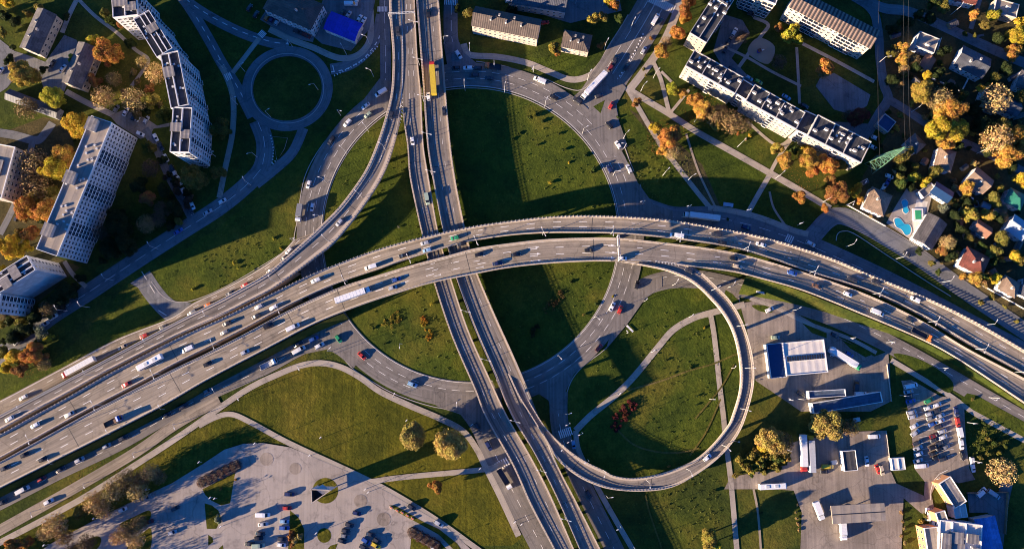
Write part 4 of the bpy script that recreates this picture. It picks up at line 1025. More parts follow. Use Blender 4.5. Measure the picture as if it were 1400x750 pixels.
# ------------------------------------------------------------------ trees, hedges, flower beds
def foliage(name, trans=.32):
    def f(n, l, b):
        oi = n.new('ShaderNodeObjectInfo'); ge = n.new('ShaderNodeNewGeometry'); p = ge.outputs['Position']
        hs = n.new('ShaderNodeHueSaturation'); l.new(oi.outputs['Color'], hs.inputs['Color'])
        mr = n.new('ShaderNodeMapRange'); mr.inputs[3].default_value = .75; mr.inputs[4].default_value = 1.35
        l.new(ge.outputs['Random Per Island'], mr.inputs[0]); l.new(mr.outputs[0], hs.inputs['Value'])
        m2 = n.new('ShaderNodeMapRange'); m2.inputs[1].default_value = .3; m2.inputs[2].default_value = .7; m2.inputs[3].default_value = .465; m2.inputs[4].default_value = .53
        l.new(nz(n, l, .35, 3, p), m2.inputs[0]); l.new(m2.outputs[0], hs.inputs['Hue'])
        l.new(hs.outputs[0], b.inputs['Base Color']); b.inputs['Roughness'].default_value = .8; b.inputs['Specular IOR Level'].default_value = .15
        t = n.new('ShaderNodeBsdfTranslucent'); l.new(hs.outputs[0], t.inputs[0])
        x = n.new('ShaderNodeMixShader'); x.inputs[0].default_value = trans
        l.new(b.outputs[0], x.inputs[1]); l.new(t.outputs[0], x.inputs[2])
        o = [q for q in n if q.type == 'OUTPUT_MATERIAL'][0]; l.new(x.outputs[0], o.inputs[0])
    return mat(name, f)
M['leaf'] = foliage('leaves'); M['twig'] = foliage('twigs', .05); M['bark'] = plain('bark', (.11, .085, .06), var=.3)
def leaf_quad(b, p, s, rr, nrm=None):
    n_ = Vector((rr.gauss(0, 1), rr.gauss(0, 1), rr.gauss(.4, 1))) if nrm is None else nrm + Vector((rr.gauss(0, .6), rr.gauss(0, .6), rr.gauss(0, .6)))
    n_.normalize(); u = n_.orthogonal().normalized(); v = n_.cross(u); a = rr.uniform(0, 6.28)
    u, v = u * math.cos(a) + v * math.sin(a), v * math.cos(a) - u * math.sin(a)
    u *= s; v *= s * rr.uniform(.5, .9)
    b.poly([p - u * .5 - v * .2, p - v * .55, p + u * .5 - v * .1, p + u * .2 + v * .5, p - u * .3 + v * .5])
def crown_leafy(seed, lobes, dens, R0=4.0, H0=8.0, leaf=.55, fill=False):
    """crown mesh about R0 wide and H0 tall (z 0 = ground), many leaves in uneven clumps"""
    rr = random.Random(seed); b = MB(); cl = []
    for i in range(lobes):
        a = rr.uniform(0, 6.283); rad = R0 * math.sqrt(rr.random()) * .70; zz = H0 * rr.uniform(.38, .90) - rad * rad / R0 * .30
        cl.append((Vector((math.cos(a) * rad, math.sin(a) * rad, max(zz, H0 * .3))), R0 * rr.uniform(.24, .44)))
    cl.append((Vector((0, 0, H0 * .8)), R0 * .42)); cl.append((Vector((0, 0, H0 * .55)), R0 * .55))
    if fill: cl += [(Vector((0, 0, H0 * .5)), R0 * .86), (Vector((.3, -.2, H0 * .64)), R0 * .72)]
    for c, r in cl:
        for k in range(int(dens * (r / R0) ** 2 * 8)):
            d = Vector((rr.gauss(0, 1), rr.gauss(0, 1), rr.gauss(.15, 1))).normalized()
            rad = r * (rr.random() ** .35) * rr.uniform(.85, 1.12)
            p = c + Vector((d.x * rad, d.y * rad, d.z * rad * .85))
            if p.z < H0 * .16: continue
            leaf_quad(b, p, leaf * rr.uniform(.7, 1.35), rr, d)
    return b.mesh('crown', M['leaf'])
def crown_bare(seed, n_l=10, R0=4.0, H0=8.0, leaves=1100):
    rr = random.Random(seed); b = MB()
    def grow(p, d, L_, r, lev):
        q = p + d * L_; b.bar(p, q, r, n=3, r2=r * .6)
        if lev == 0: return
        for _ in range(4 if lev > 1 else 5):
            dd = (d + Vector((rr.gauss(0, .5), rr.gauss(0, .5), rr.gauss(.1, .35)))).normalized()
            grow(p + d * L_ * rr.uniform(.45, 1), dd, L_ * rr.uniform(.5, .75), max(r * .55, .035), lev - 1)
    for i in range(n_l):
        a = i * 6.283 / n_l + rr.uniform(-.3, .3); el = rr.uniform(.25, 1.2)
        grow(Vector((0, 0, H0 * rr.uniform(.22, .42))), Vector((math.cos(a) * math.cos(el), math.sin(a) * math.cos(el), math.sin(el))), R0 * rr.uniform(.42, .58), .11, 3)
    for k in range(leaves):
        d = Vector((rr.gauss(0, 1), rr.gauss(0, 1), rr.gauss(.2, 1))).normalized(); rad = R0 * rr.random() ** .4
        leaf_quad(b, Vector((d.x * rad, d.y * rad, H0 * .55 + d.z * rad * .8)), .4 * rr.uniform(.6, 1.2), rr, d)
    return b.mesh('crown', M['twig'])
LEAFY = [crown_leafy(11 + i, 10 + i % 4 * 2, 430, leaf=.46) for i in range(6)]
BIG = [crown_leafy(91 + i, 13 + i * 2, 900, leaf=.32) for i in range(4)]
ROUND = [crown_leafy(95 + i, 22, 900, leaf=.30, fill=True) for i in range(2)]
SPARSE = [crown_leafy(31 + i, 8 + i, 95, leaf=.5) for i in range(3)]
BARE = [crown_bare(51 + i) for i in range(4)]
BUSH = [crown_leafy(71 + i, 6, 150, R0=1.5, H0=2.2, leaf=.33) for i in range(3)]
def trunk_mesh(seed):
    rr = random.Random(seed); b = MB(); b.bar((0, 0, -.05), (0, 0, 2.6), .28, n=7, r2=.2); b.bar((0, 0, 2.6), (rr.uniform(-.3, .3), rr.uniform(-.3, .3), 5.6), .2, n=6, r2=.08)
    for i in range(6):
        a = i * 1.05 + rr.uniform(-.3, .3); z = rr.uniform(2.2, 3.6)
        b.bar((0, 0, z), (math.cos(a) * 1.9, math.sin(a) * 1.9, z + rr.uniform(1.2, 2.4)), .11, n=5, r2=.04)
    return b.mesh('trunk', M['bark'])
TRUNK = [trunk_mesh(i) for i in range(3)]
TC = {'straw coloured': (.36, .275, .075), 'golden': (.40, .245, .05), 'yellow': (.44, .33, .035), 'lime yellow': (.33, .30, .035), 'orange': (.36, .18, .042), 'rusty': (.27, .135, .042), 'olive': (.17, .15, .034), 'olive yellow': (.29, .23, .045),
      'green': (.055, .080, .018), 'dark green': (.030, .044, .014), 'brown': (.21, .145, .06), 'tan': (.34, .24, .095), 'dark brown': (.10, .070, .040), 'pale green': (.17, .19, .12), 'dark red': (.15, .045, .025)}
LM = [((120, 260), 'the long slab block'), ((255, 100), 'the chain of stepped towers'), ((120, 95), 'the courtyard gabled house'), ((30, 385), 'the windowless tower'), ((393, 121), 'the round traffic circle'), ((690, 40), 'the long cream block'),
      ((790, 58), 'the small hipped villa'), ((965, 20), 'the tan ended row block'), ((1010, 115), 'the corner row block'), ((1070, 160), 'the middle row block'), ((1150, 200), 'the end row block'), ((1140, 40), 'the brown ribbed slab'),
      ((1265, 60), 'the flat tan roofed house'), ((1330, 85), 'the slate roofed house'), ((1240, 300), 'the pool terrace'), ((1205, 275), 'the brown hipped house'), ((1210, 210), 'the green pylon'), ((1297, 220), 'the tan hipped house'),
      ((1340, 245), 'the tan gabled house'), ((1388, 270), 'the green roofed house'), ((1330, 357), 'the red hipped house'), ((1380, 392), 'the highway tan house'), ((1090, 488), 'the petrol station'), ((1155, 548), 'the car wash'),
      ((1160, 630), 'the black roofed kiosk'), ((1175, 700), 'the fuel canopy'), ((1228, 633), 'the small white shed'), ((1310, 735), 'the factory'), ((445, 670), 'the advertising tower'), ((900, 480), 'the loop lawn'), ((700, 200), 'the shaded ring lawn'), ((640, 600), 'the straight flyover'),
      ((1370, 140), 'the navy roofed house'), ((1380, 12), 'the flat beige roofed house'), ((200, 640), 'the lower frontage road'), ((1270, 590), 'the crowded car park'), ((300, 670), 'the long dark hedge'), ((910, 150), 'the diagonal footpath')]
def where(px, py):
    d, q, t = min((math.hypot(px - a[0], py - a[1]), a, s) for a, s in LM)
    if d < 22: return 'beside ' + t
    dx, dy = px - q[0], py - q[1]
    v = 'below' if dy > 0 else 'above'; h = 'right of' if dx > 0 else 'left of'
    return ((h if abs(dx) > abs(dy) else v) + ' ' + t)
rt = random.Random(5)
def tree(px, py, r, col, kind=None, tall=1.0):
    kind = kind or ('bare' if col in ('tan', 'brown', 'dark brown') else 'leafy')
    Rm = r * MPP * 1.16; hh = (Rm * rt.uniform(1.6, 2.0) + 1.5) * tall
    if kind == 'bush': hh = Rm * (1.5 if r > 3.2 else .9)
    p = at(px, py, hh * .6); root = empty({'bush': 'shrub'}.get(kind, 'tree'), (p.x, p.y, 0), rt.uniform(0, 6.28))
    me = rt.choice({'leafy': BIG if r >= 13 else LEAFY, 'round': ROUND, 'sparse': SPARSE, 'bare': BARE, 'bush': BUSH}[kind]); R0, H0 = (1.5, 2.2) if kind == 'bush' else (4.0, 8.0)
    o = put('crown', me, root); o.scale = (Rm / R0, Rm / R0, hh / H0 * 1.08)
    c = TC[col]; k = rt.uniform(.85, 1.18); o.color = (min(1, c[0] * k * rt.uniform(.93, 1.08)), min(1, c[1] * k), c[2] * k, 1)
    if kind != 'bush':
        t = put('trunk', rt.choice(TRUNK), root); t.scale = (Rm / 4, Rm / 4, hh / 8)
    noun = {'leafy': 'leafy tree', 'round': 'rounded tree', 'sparse': 'thin crowned tree', 'bare': 'half bare tree', 'bush': 'round shrub'}[kind]
    sz = '' if kind == 'bush' else ('large ' if r >= 16 else 'small ' if r < 9 else '')
    cat = 'shrub' if kind == 'bush' else 'tree'
    alike(root, f'{sz}{col} {noun} {where(px, py)}', cat, (px, py), 'autumn trees' if kind != 'bush' else 'shrubs')
def trees(s, kind=None):
    for q in s.split(';'):
        q = q.strip()
        if not q: continue
        x, y, r, *c = q.split(); tree(float(x), float(y), float(r), ' '.join(c), kind)
trees('''10 4 9 yellow;33 105 18 olive yellow;147 72 17 orange;128 56 10 lime yellow;100 79 7 lime yellow;75 132 15 lime yellow;108 169 18 yellow;36 148 14 brown;141 133 15 tan;183 136 16 tan;207 138 11 olive yellow;213 100 14 tan;
195 85 9 tan;165 35 7 rusty;226 155 10 green;130 111 9 rusty;152 28 7 green;143 18 7 olive;155 108 10 brown;120 90 8 olive;180 60 8 dark green;22 30 9 dark green;48 222 20 brown;76 234 18 yellow;93 216 18 golden;50 252 20 brown;41 285 16 orange;63 291 16 orange;48 268 10 golden;42 320 12 rusty;15 337 15 yellow;36 337 8 yellow;
3 368 7 yellow;28 318 9 olive;70 262 10 olive;265 246 17 olive;297 236 10 olive;190 254 12 dark green;206 230 12 dark brown;202 272 11 rusty;236 281 12 dark green;200 306 12 brown;161 311 16 dark green;176 335 15 dark green;150 341 14 dark green;
215 300 10 dark brown;222 285 11 dark brown;142 318 12 dark brown;225 262 10 dark green;302 176 13 olive;160 292 10 dark green;95 396 12 dark green;66 421 11 brown;80 405 12 dark green;50 432 10 dark green;20 460 11 dark green;35 450 11 dark green;110 380 7 dark green;
20 489 12 yellow;47 484 14 orange;9 505 9 yellow;28 505 10 rusty;4 482 9 olive;60 497 9 brown;640 18 8 olive;755 65 9 olive yellow;813 25 10 olive yellow;825 25 8 olive;840 8 9 orange;847 25 8 green;833 2 8 yellow;700 15 8 dark green;822 62 6 rusty;
762 72 5 orange;625 12 6 dark green;937 10 11 rusty;934 25 9 orange;944 2 8 rusty;925 46 11 orange;938 22 8 orange;904 71 12 golden;911 58 8 brown;920 122 9 lime yellow;932 128 7 golden;948 137 11 orange;962 150 14 golden;978 158 14 brown;1000 166 16 brown;985 150 9 brown;980 172 8 olive yellow;
912 190 15 orange;924 182 10 golden;905 205 9 golden;895 175 8 yellow;918 208 10 tan;870 140 7 rusty;1018 170 10 brown;1015 50 9 dark brown;1065 39 6 rusty;1080 46 12 lime yellow;1090 53 8 lime yellow;1065 85 10 dark brown;1127 92 12 orange;1172 162 14 dark red;1125 102 6 brown;1160 158 8 dark brown;1073 222 12 golden;
1103 220 14 golden;1101 207 10 yellow;1130 225 14 orange;1093 267 10 orange;1128 285 6 orange;1060 202 10 olive yellow;1086 204 8 green;1145 263 14 rusty;1135 245 9 rusty;1171 261 9 yellow;1150 225 9 olive;1112 235 8 orange;1235 65 9 golden;1218 74 6 olive;1234 82 8 golden;1250 81 7 brown;1236 95 7 tan;1268 103 7 yellow;
1260 128 15 olive yellow;1285 136 16 tan;1300 153 17 golden;1283 155 12 golden;1282 178 16 yellow;1302 180 17 yellow;1294 192 14 golden;1310 170 12 yellow;1362 190 19 tan;1361 135 19 tan;1340 121 6 yellow;1362 107 8 olive;1388 47 13 yellow;1360 22 10 lime yellow;1385 72 11 orange;1397 30 10 yellow;1331 22 8 golden;
1390 186 16 golden;1376 214 15 golden;1400 205 14 golden;1370 172 12 olive;1345 172 13 dark green;1235 214 12 olive;1247 243 9 lime yellow;1231 251 9 green;1264 249 8 yellow;1278 236 9 olive;1251 228 6 olive yellow;1322 258 10 golden;1358 273 10 olive;1367 257 6 olive yellow;1396 247 10 yellow;1325 293 11 olive yellow;
1352 296 10 olive yellow;1370 297 7 tan;1295 332 10 tan;1288 342 7 rusty;1301 327 6 orange;1325 325 6 olive;1358 345 10 olive;1341 336 6 green;1387 350 9 yellow;1368 326 11 olive;1358 358 6 green;1332 381 11 golden;1361 381 7 yellow;1252 95 8 dark green;1220 40 9 dark green;1240 30 9 dark green;1255 22 9 dark green;1220 110 9 dark green;
1282 100 9 dark green;1300 122 10 dark green;1290 70 9 dark green;1330 150 10 dark green;1350 205 9 dark green;1310 200 9 dark green;1380 225 9 dark green;1320 275 8 dark green;1305 295 8 dark green;1315 315 8 dark green;1300 350 8 dark green;1365 300 7 dark green;1395 355 8 olive;1230 230 8 dark green;1245 255 7 dark green;1365 55 9 dark green;1395 130 10 olive;
1290 10 9 olive;1270 25 9 dark green;1275 5 8 green;1345 35 7 olive;1375 95 9 dark green;1318 130 8 olive;1230 245 8 olive;1131 580 19 straw coloured;1163 584 11 brown;596 662 10 orange;968 735 13 olive yellow;975 745 10 lime yellow;1370 645 17 tan;1053 598 17 straw coloured;1070 606 14 brown;1043 612 9 yellow;
118 742 11 dark brown;100 752 10 dark brown;110 700 9 olive;218 652 9 brown''')
trees('565 596 17 straw coloured;615 606 20 straw coloured', 'round')
trees('57 455 11 pale green;67 462 6 lime yellow;1290 284 9 pale green;1372 285 6 pale green', 'sparse')
trees('''1009 183 3 orange;1025 185 3 yellow;1020 190 2.5 tan;1015 181 2.5 tan;397 733 5 rusty;402 739 5 tan;409 733 5.5 tan;400 727 4 rusty;400 744 4 rusty;298 709 6 pale green;322 655 2 orange;302 668 2.2 orange;911 492 2.2 green;944 502 2.5 green;963 448 2 yellow;921 510 1.6 green;953 541 2 green;952 553 2 green;914 637 2.5 orange;
770 205 3 green;735 198 2.5 green;764 183 2.5 green;800 212 3 green;812 230 4 green;808 235 3 green;752 250 3 lime yellow;778 222 2 yellow;838 405 2 lime yellow;815 415 3 green;798 430 2.5 olive;780 385 2.5 green;590 415 3 lime yellow;577 445 2 lime yellow;510 448 2.2 green;525 470 2 green;725 160 4 green;735 155 3 green;742 165 3 green;
730 450 5 dark green;735 446 4 dark green;728 458 4 dark green;320 360 3 lime yellow;325 366 2.5 lime yellow;374 326 2.5 lime yellow;545 310 2.2 pale green;384 340 2.2 yellow;263 395 3 lime yellow;268 392 2 lime yellow;1095 372 3 olive;700 190 2.5 green;708 183 2.5 green;1005 650 4 olive;975 672 3 green;1040 700 3 green;995 300 2.5 green;
880 95 3 olive;883 103 2.5 olive;890 52 3 rusty;845 160 2.5 green;1330 545 3 olive;1345 590 3.5 olive;1352 600 4 olive;1338 610 4 green;1350 620 4 olive;1360 605 4 green;1340 625 4 olive;1366 618 4 olive;1375 610 4 green;1345 578 3 green;1232 700 3 tan;1234 712 2.6 tan;1236 722 3 tan;1233 732 2.6 tan;1237 742 3 tan;1260 712 4 olive yellow;1265 705 4 olive;1088 700 2 tan;1089 708 2.5 tan;1091 716 3 tan;1092 724 2.5 tan;1090 690 2 tan''', 'bush')
for q in '130 686 14 tan;155 670 15 tan;172 655 13 brown;142 697 11 tan;190 655 12 brown;188 672 12 tan;205 645 11 tan;75 718 14 tan;20 745 10 orange;62 728 10 tan;88 735 10 brown;35 742 9 orange;185 738 11 tan;172 728 12 brown;190 716 10 brown;160 735 9 tan'.split(';'):
    x, y, r, c_ = q.split(); tree(float(x), float(y), float(r), c_, None, 1.2)
# the same row of park trees carries on beyond the lower left corner (their long shadows reach the car park)
for i in range(9):
    tree(-190 + 33 * i + rt.uniform(-8, 8), rt.uniform(775, 850), rt.uniform(12, 16), rt.choice(['tan', 'brown']), 'bare', 1.35)
# thick shrub belt left of the lower yard
for i in range(34):
    x = rt.uniform(1005, 1078); y = rt.uniform(616, 650) - (x - 1005) * .12
    tree(x, y, rt.uniform(4, 7), rt.choice(['olive', 'olive yellow', 'green', 'olive']), 'bush')
# garden undergrowth between the villas and along the towers
gr = random.Random(21); POOLS = True
def scatter(poly, n, rr, cols, lab):
    pts = P(poly); xs = [p[0] for p in pts]; ys = [p[1] for p in pts]; k = 0; ob = [q for q in BLD]
    while k < n:
        x, y = gr.uniform(min(xs), max(xs)), gr.uniform(min(ys), max(ys)); ins = False; j = len(pts) - 1
        for i in range(len(pts)):
            if (pts[i][1] > y) != (pts[j][1] > y) and x < (pts[j][0] - pts[i][0]) * (y - pts[i][1]) / (pts[j][1] - pts[i][1]) + pts[i][0]: ins = not ins
            j = i
        k += .02
        if not ins: continue
        w_ = at(x, y, 0)
        if POOLS and 1212 < x < 1300 and 252 < y < 342: continue
        if any((w_.xy - c).length < r_ * .9 + 1.5 for c, r_, h, _ in BLD): continue
        k += .98; tree(x, y, gr.uniform(*rr), gr.choice(cols), 'bush')
scatter('1215,60 1225,20 1400,60 1400,80 1290,40 1240,25', 5, (3, 6), ['dark green', 'olive', 'green'], '')
scatter('1212,140 1290,175 1400,235 1400,470 1310,395 1250,345 1210,310 1165,280', 66, (3, 6.5), ['dark green', 'olive', 'green', 'olive yellow', 'brown', 'tan', 'olive', 'golden'], '')
scatter('1215,60 1400,110 1400,190 1320,195 1225,145', 40, (3, 6.5), ['dark green', 'olive', 'green', 'brown', 'tan', 'olive yellow'], '')
scatter('130,200 205,195 262,262 258,295 140,365 120,372', 28, (4, 7), ['dark green', 'dark brown', 'olive', 'dark green'], '')
scatter('150,60 195,90 215,120 225,170 190,160 160,130 150,100', 12, (4, 9), ['olive', 'brown', 'dark green', 'rusty'], '')
scatter('90,190 130,160 120,185 60,300 20,300', 12, (5, 9), ['olive', 'brown', 'rusty', 'dark green'], '')
scatter('-5,420 100,385 110,400 20,465 -10,480', 14, (5, 8), ['dark green', 'dark brown', 'olive'], '')
scatter('-10,20 60,0 100,10 85,60 60,100 10,110', 12, (4, 8), ['dark green', 'olive'], '')
# hedges and flower beds: each a single clipped or planted body
def hedge(name, label, cat, a, c, wpx, h, col, dens=150, leaf=.2):
    p, q = at(*a, h * .5), at(*c, h * .5); p.z = q.z = 0; rr = random.Random(label); d = q - p; L_ = d.length; d.normalize(); n_ = Vector((-d.y, d.x, 0)); W = wpx * MPP / 2
    root = empty(name, (p + q) / 2); b = MB(); c0 = (p + q) / 2
    for k in range(int(L_ * W * dens)):
        s = rr.uniform(-L_ / 2, L_ / 2); ph = rr.uniform(0, math.pi); e = max(0, (abs(s) - (L_ / 2 - W)) / W); r = math.sqrt(max(0, 1 - e * e)) * (1 + .12 * math.sin(s * 1.9))
        nn = n_ * math.cos(ph) + Vector((0, 0, math.sin(ph)))
        pt = d * s + n_ * math.cos(ph) * W * r + Vector((0, 0, (abs(math.sin(ph)) ** .5) * h * (.4 + .6 * r)))
        leaf_quad(b, pt * rr.uniform(.94, 1.05), leaf * rr.uniform(.6, 1.4), rr, nn)
    o = b.build('foliage', M['leaf'], root); o.color = (*col, 1)
    k = MB(); k.prism([tuple((d * (x * (L_ / 2 - W * .4)) + n_ * (y * W * .75)).xy) for x, y in ((-1, -1), (1, -1), (1, 1), (-1, 1))], 0, h * .85); k.build('branches', M['bark'], root)
    tag(root, label, cat); return root
hedge('hedge', 'long clipped dark red brown hedge at the upper end of a car park island', 'hedge', (270, 662), (329, 633), 14, 2.4, (.085, .045, .035))
hedge('hedge', 'clipped dark red brown hedge at the lower right edge of the car park', 'hedge', (558, 724), (602, 748), 14, 2.4, (.085, .045, .035))
def bed(label, a, c, wpx, col, seed, h=1.2, n=420):
    p, q = at(*a, 0), at(*c, 0); rr = random.Random(seed); c0 = (p + q) / 2; d = (q - p); L_ = d.length; d.normalize(); n_ = Vector((-d.y, d.x, 0)); b = MB(); W = wpx * MPP / 2
    cl = [(d * rr.uniform(-L_ / 2, L_ / 2) + n_ * rr.uniform(-W, W), rr.uniform(.6, 1.3)) for _ in range(int(L_ * W / 1.5) + 6)]
    for o_, r in cl:
        for _ in range(int(n / len(cl)) + 12):
            v = Vector((rr.gauss(0, 1), rr.gauss(0, 1), abs(rr.gauss(0, 1)))).normalized() * r * rr.random() ** .4
            leaf_quad(b, o_ + Vector((v.x, v.y, v.z * h)), .38 * rr.uniform(.6, 1.3), rr)
    root = empty('flower_bed', c0); o = b.build('plants', M['leaf'], root); o.color = (*col, 1)
    tag(root, label, 'flower bed')
bed('narrow strip of orange yellow plants on the lower left ring lawn', (577, 437), (590, 466), 8, (.32, .18, .02), 1)
bed('straggling brown plant bed in the shade of the lower ring lawn', (745, 428), (770, 402), 13, (.13, .08, .03), 2)
bed('patchy yellow green bed on the ring lawn beside the lower highway deck', (525, 448), (548, 430), 14, (.24, .19, .03), 3)
bed('dark red plant bed on the lawn inside the loop ramp', (836, 586), (866, 549), 16, (.12, .032, .024), 4, 1.6, 4200)
bed('small orange plant bed under the lower deck on the ring lawn', (578, 438), (581, 434), 7, (.34, .16, .02), 5, 1, 60)
# weeds and coarse tufts over the lawns: nobody could count them
rw = random.Random(9); b = MB()
def tufts(cx, cy, r0, n, s=(.25, .7)):
    for _ in range(n):
        a = rw.uniform(0, 6.283); r = r0 * math.sqrt(rw.random()); p = at(cx + r * math.cos(a), cy + r * math.sin(a), .05)
        for k in range(4): leaf_quad(b, p + Vector((rw.gauss(0, .25), rw.gauss(0, .25), rw.uniform(.05, .3))), rw.uniform(*s), rw)
tufts(643, 321, 196, 700); tufts(905, 520, 95, 160); tufts(330, 350, 55, 120); tufts(900, 230, 45, 300); tufts(920, 690, 70, 150); tufts(1350, 600, 30, 300)
o = b.build('weed_tufts', M['leaf']); o.color = (.105, .12, .025, 1); o['kind'] = 'stuff'; o['label'] = 'coarse weeds and tufts over the lawns'
b = MB()
for (cx, cy, r0, n) in ((183, 130, 45, 500), (912, 190, 28, 700), (60, 270, 45, 600), (145, 680, 50, 900), (970, 150, 45, 600), (1300, 165, 40, 500), (1110, 225, 35, 500), (40, 490, 30, 300)):
    for _ in range(n):
        a = rw.uniform(0, 6.283); r = r0 * math.sqrt(rw.random()); p = at(cx + r * math.cos(a), cy + r * math.sin(a), .05 + rw.random() * .1)
        leaf_quad(b, p, rw.uniform(.2, .45), rw, Vector((0, 0, 2)))
o = b.build('fallen_leaves', M['leaf']); o.color = (.26, .14, .03, 1); o['kind'] = 'stuff'; o['label'] = 'fallen autumn leaves under the trees'
# ------------------------------------------------------------------ vehicles
def paintm(name, rough, coat):
    def f(n, l, b):
        oi = n.new('ShaderNodeObjectInfo')
        a = mixc(n, l, 1.0, oi.outputs['Color'], ramp(n, l, nz(n, l, 1.5, 3, pos(n)), [(.3, (.88,) * 3), (.7, (1.06,) * 3)]), 'MULTIPLY')
        l.new(a, b.inputs['Base Color']); b.inputs['Roughness'].default_value = rough; b.inputs['Coat Weight'].default_value = coat; b.inputs['Coat Roughness'].default_value = .15
    return mat(name, f)
M['car_paint'] = paintm('car_paint', .38, .5); M['box_paint'] = paintm('box_paint', .6, 0)
def gl2(n, l, b):
    b.inputs['Base Color'].default_value = (.012, .014, .018, 1); b.inputs['Roughness'].default_value = .14
M['car_glass'] = mat('car_glass', gl2)
def lampm(n, l, b):
    b.inputs['Base Color'].default_value = (.75, .73, .68, 1); b.inputs['Roughness'].default_value = .25
M['lamp_glass'] = mat('lamp_glass', lampm)
def redm(n, l, b): b.inputs['Base Color'].default_value = (.35, .015, .01, 1); b.inputs['Roughness'].default_value = .3
M['tail_glass'] = mat('tail_glass', redm)
def loft(b, st, mi=0):
    """st: list of (x, half width low, half width mid, half width top, z low, z mid, z top) -> closed body"""
    rings = []
    for x, a, m_, t, z0, z1, z2 in st:
        rings.append([(x, -a, z0), (x, -m_, z1), (x, -t, z2), (x, t, z2), (x, m_, z1), (x, a, z0)])
    for r0, r1 in zip(rings, rings[1:]):
        for i in range(6):
            j = (i + 1) % 6; b.poly([r0[i], r1[i], r1[j], r0[j]][::-1], mi)
    b.poly(rings[0], mi); b.poly(rings[-1][::-1], mi)
def wheel_mesh(r, w_):
    b = MB(); b.bar((0, -w_ / 2, 0), (0, w_ / 2, 0), r, n=12, mi=0); b.bar((0, -w_ / 2 - .01, 0), (0, w_ / 2 + .01, 0), r * .6, n=10, mi=1); return b.mesh('wheel', [M['black'], M['steel']])
WH = wheel_mesh(.33, .22); WHT = wheel_mesh(.5, .32)
def q4(name, pts, m_, parent):
    b = MB(); b.poly(pts); return b.build(name, m_, parent)
PROTO = {}
def wheels(root, xs, y, me, r):
    for x in xs:
        for s in (-1, 1): put('wheel', me, root, (x, s * y, r))
def both(name, bsrc, m_, root): return bsrc.build(name, m_, root)
def lights(root, xf, xr, y, zf, zr):
    for s in (-1, 1):
        b = MB(); b.box((xf, s * y, zf), (.12, .34, .16)); b.build('headlight', M['lamp_glass'], root)
        b = MB(); b.box((xr, s * y, zr), (.1, .3, .16)); b.build('tail_light', M['tail_glass'], root)
def cabin_glass(root, xf0, xf1, xr0, xr1, z0, z1, w0, w1):
    """windscreen xf0 (base) -> xf1 (top), rear window xr0 (base) -> xr1 (top); a little proud of the cabin"""
    e = .012
    q4('windscreen', [(xf0 + e, -w0 * .94, z0 + e), (xf0 + e, w0 * .94, z0 + e), (xf1 + e, w1 * .93, z1), (xf1 + e, -w1 * .93, z1)], M['car_glass'], root)
    q4('rear_window', [(xr0 - e, w0 * .9, z0 + e), (xr0 - e, -w0 * .9, z0 + e), (xr1 - e, -w1 * .9, z1), (xr1 - e, w1 * .9, z1)], M['car_glass'], root)
    for s in (-1, 1):
        a = [(xr0 + .35, s * (w0 + e), z0 + .04), (xf0 - .35, s * (w0 + e), z0 + .04), (xf1 - .1, s * (w1 + e), z1 - .04), (xr1 + .1, s * (w1 + e), z1 - .04)]
        q4('side_window', a if s < 0 else a[::-1], M['car_glass'], root)
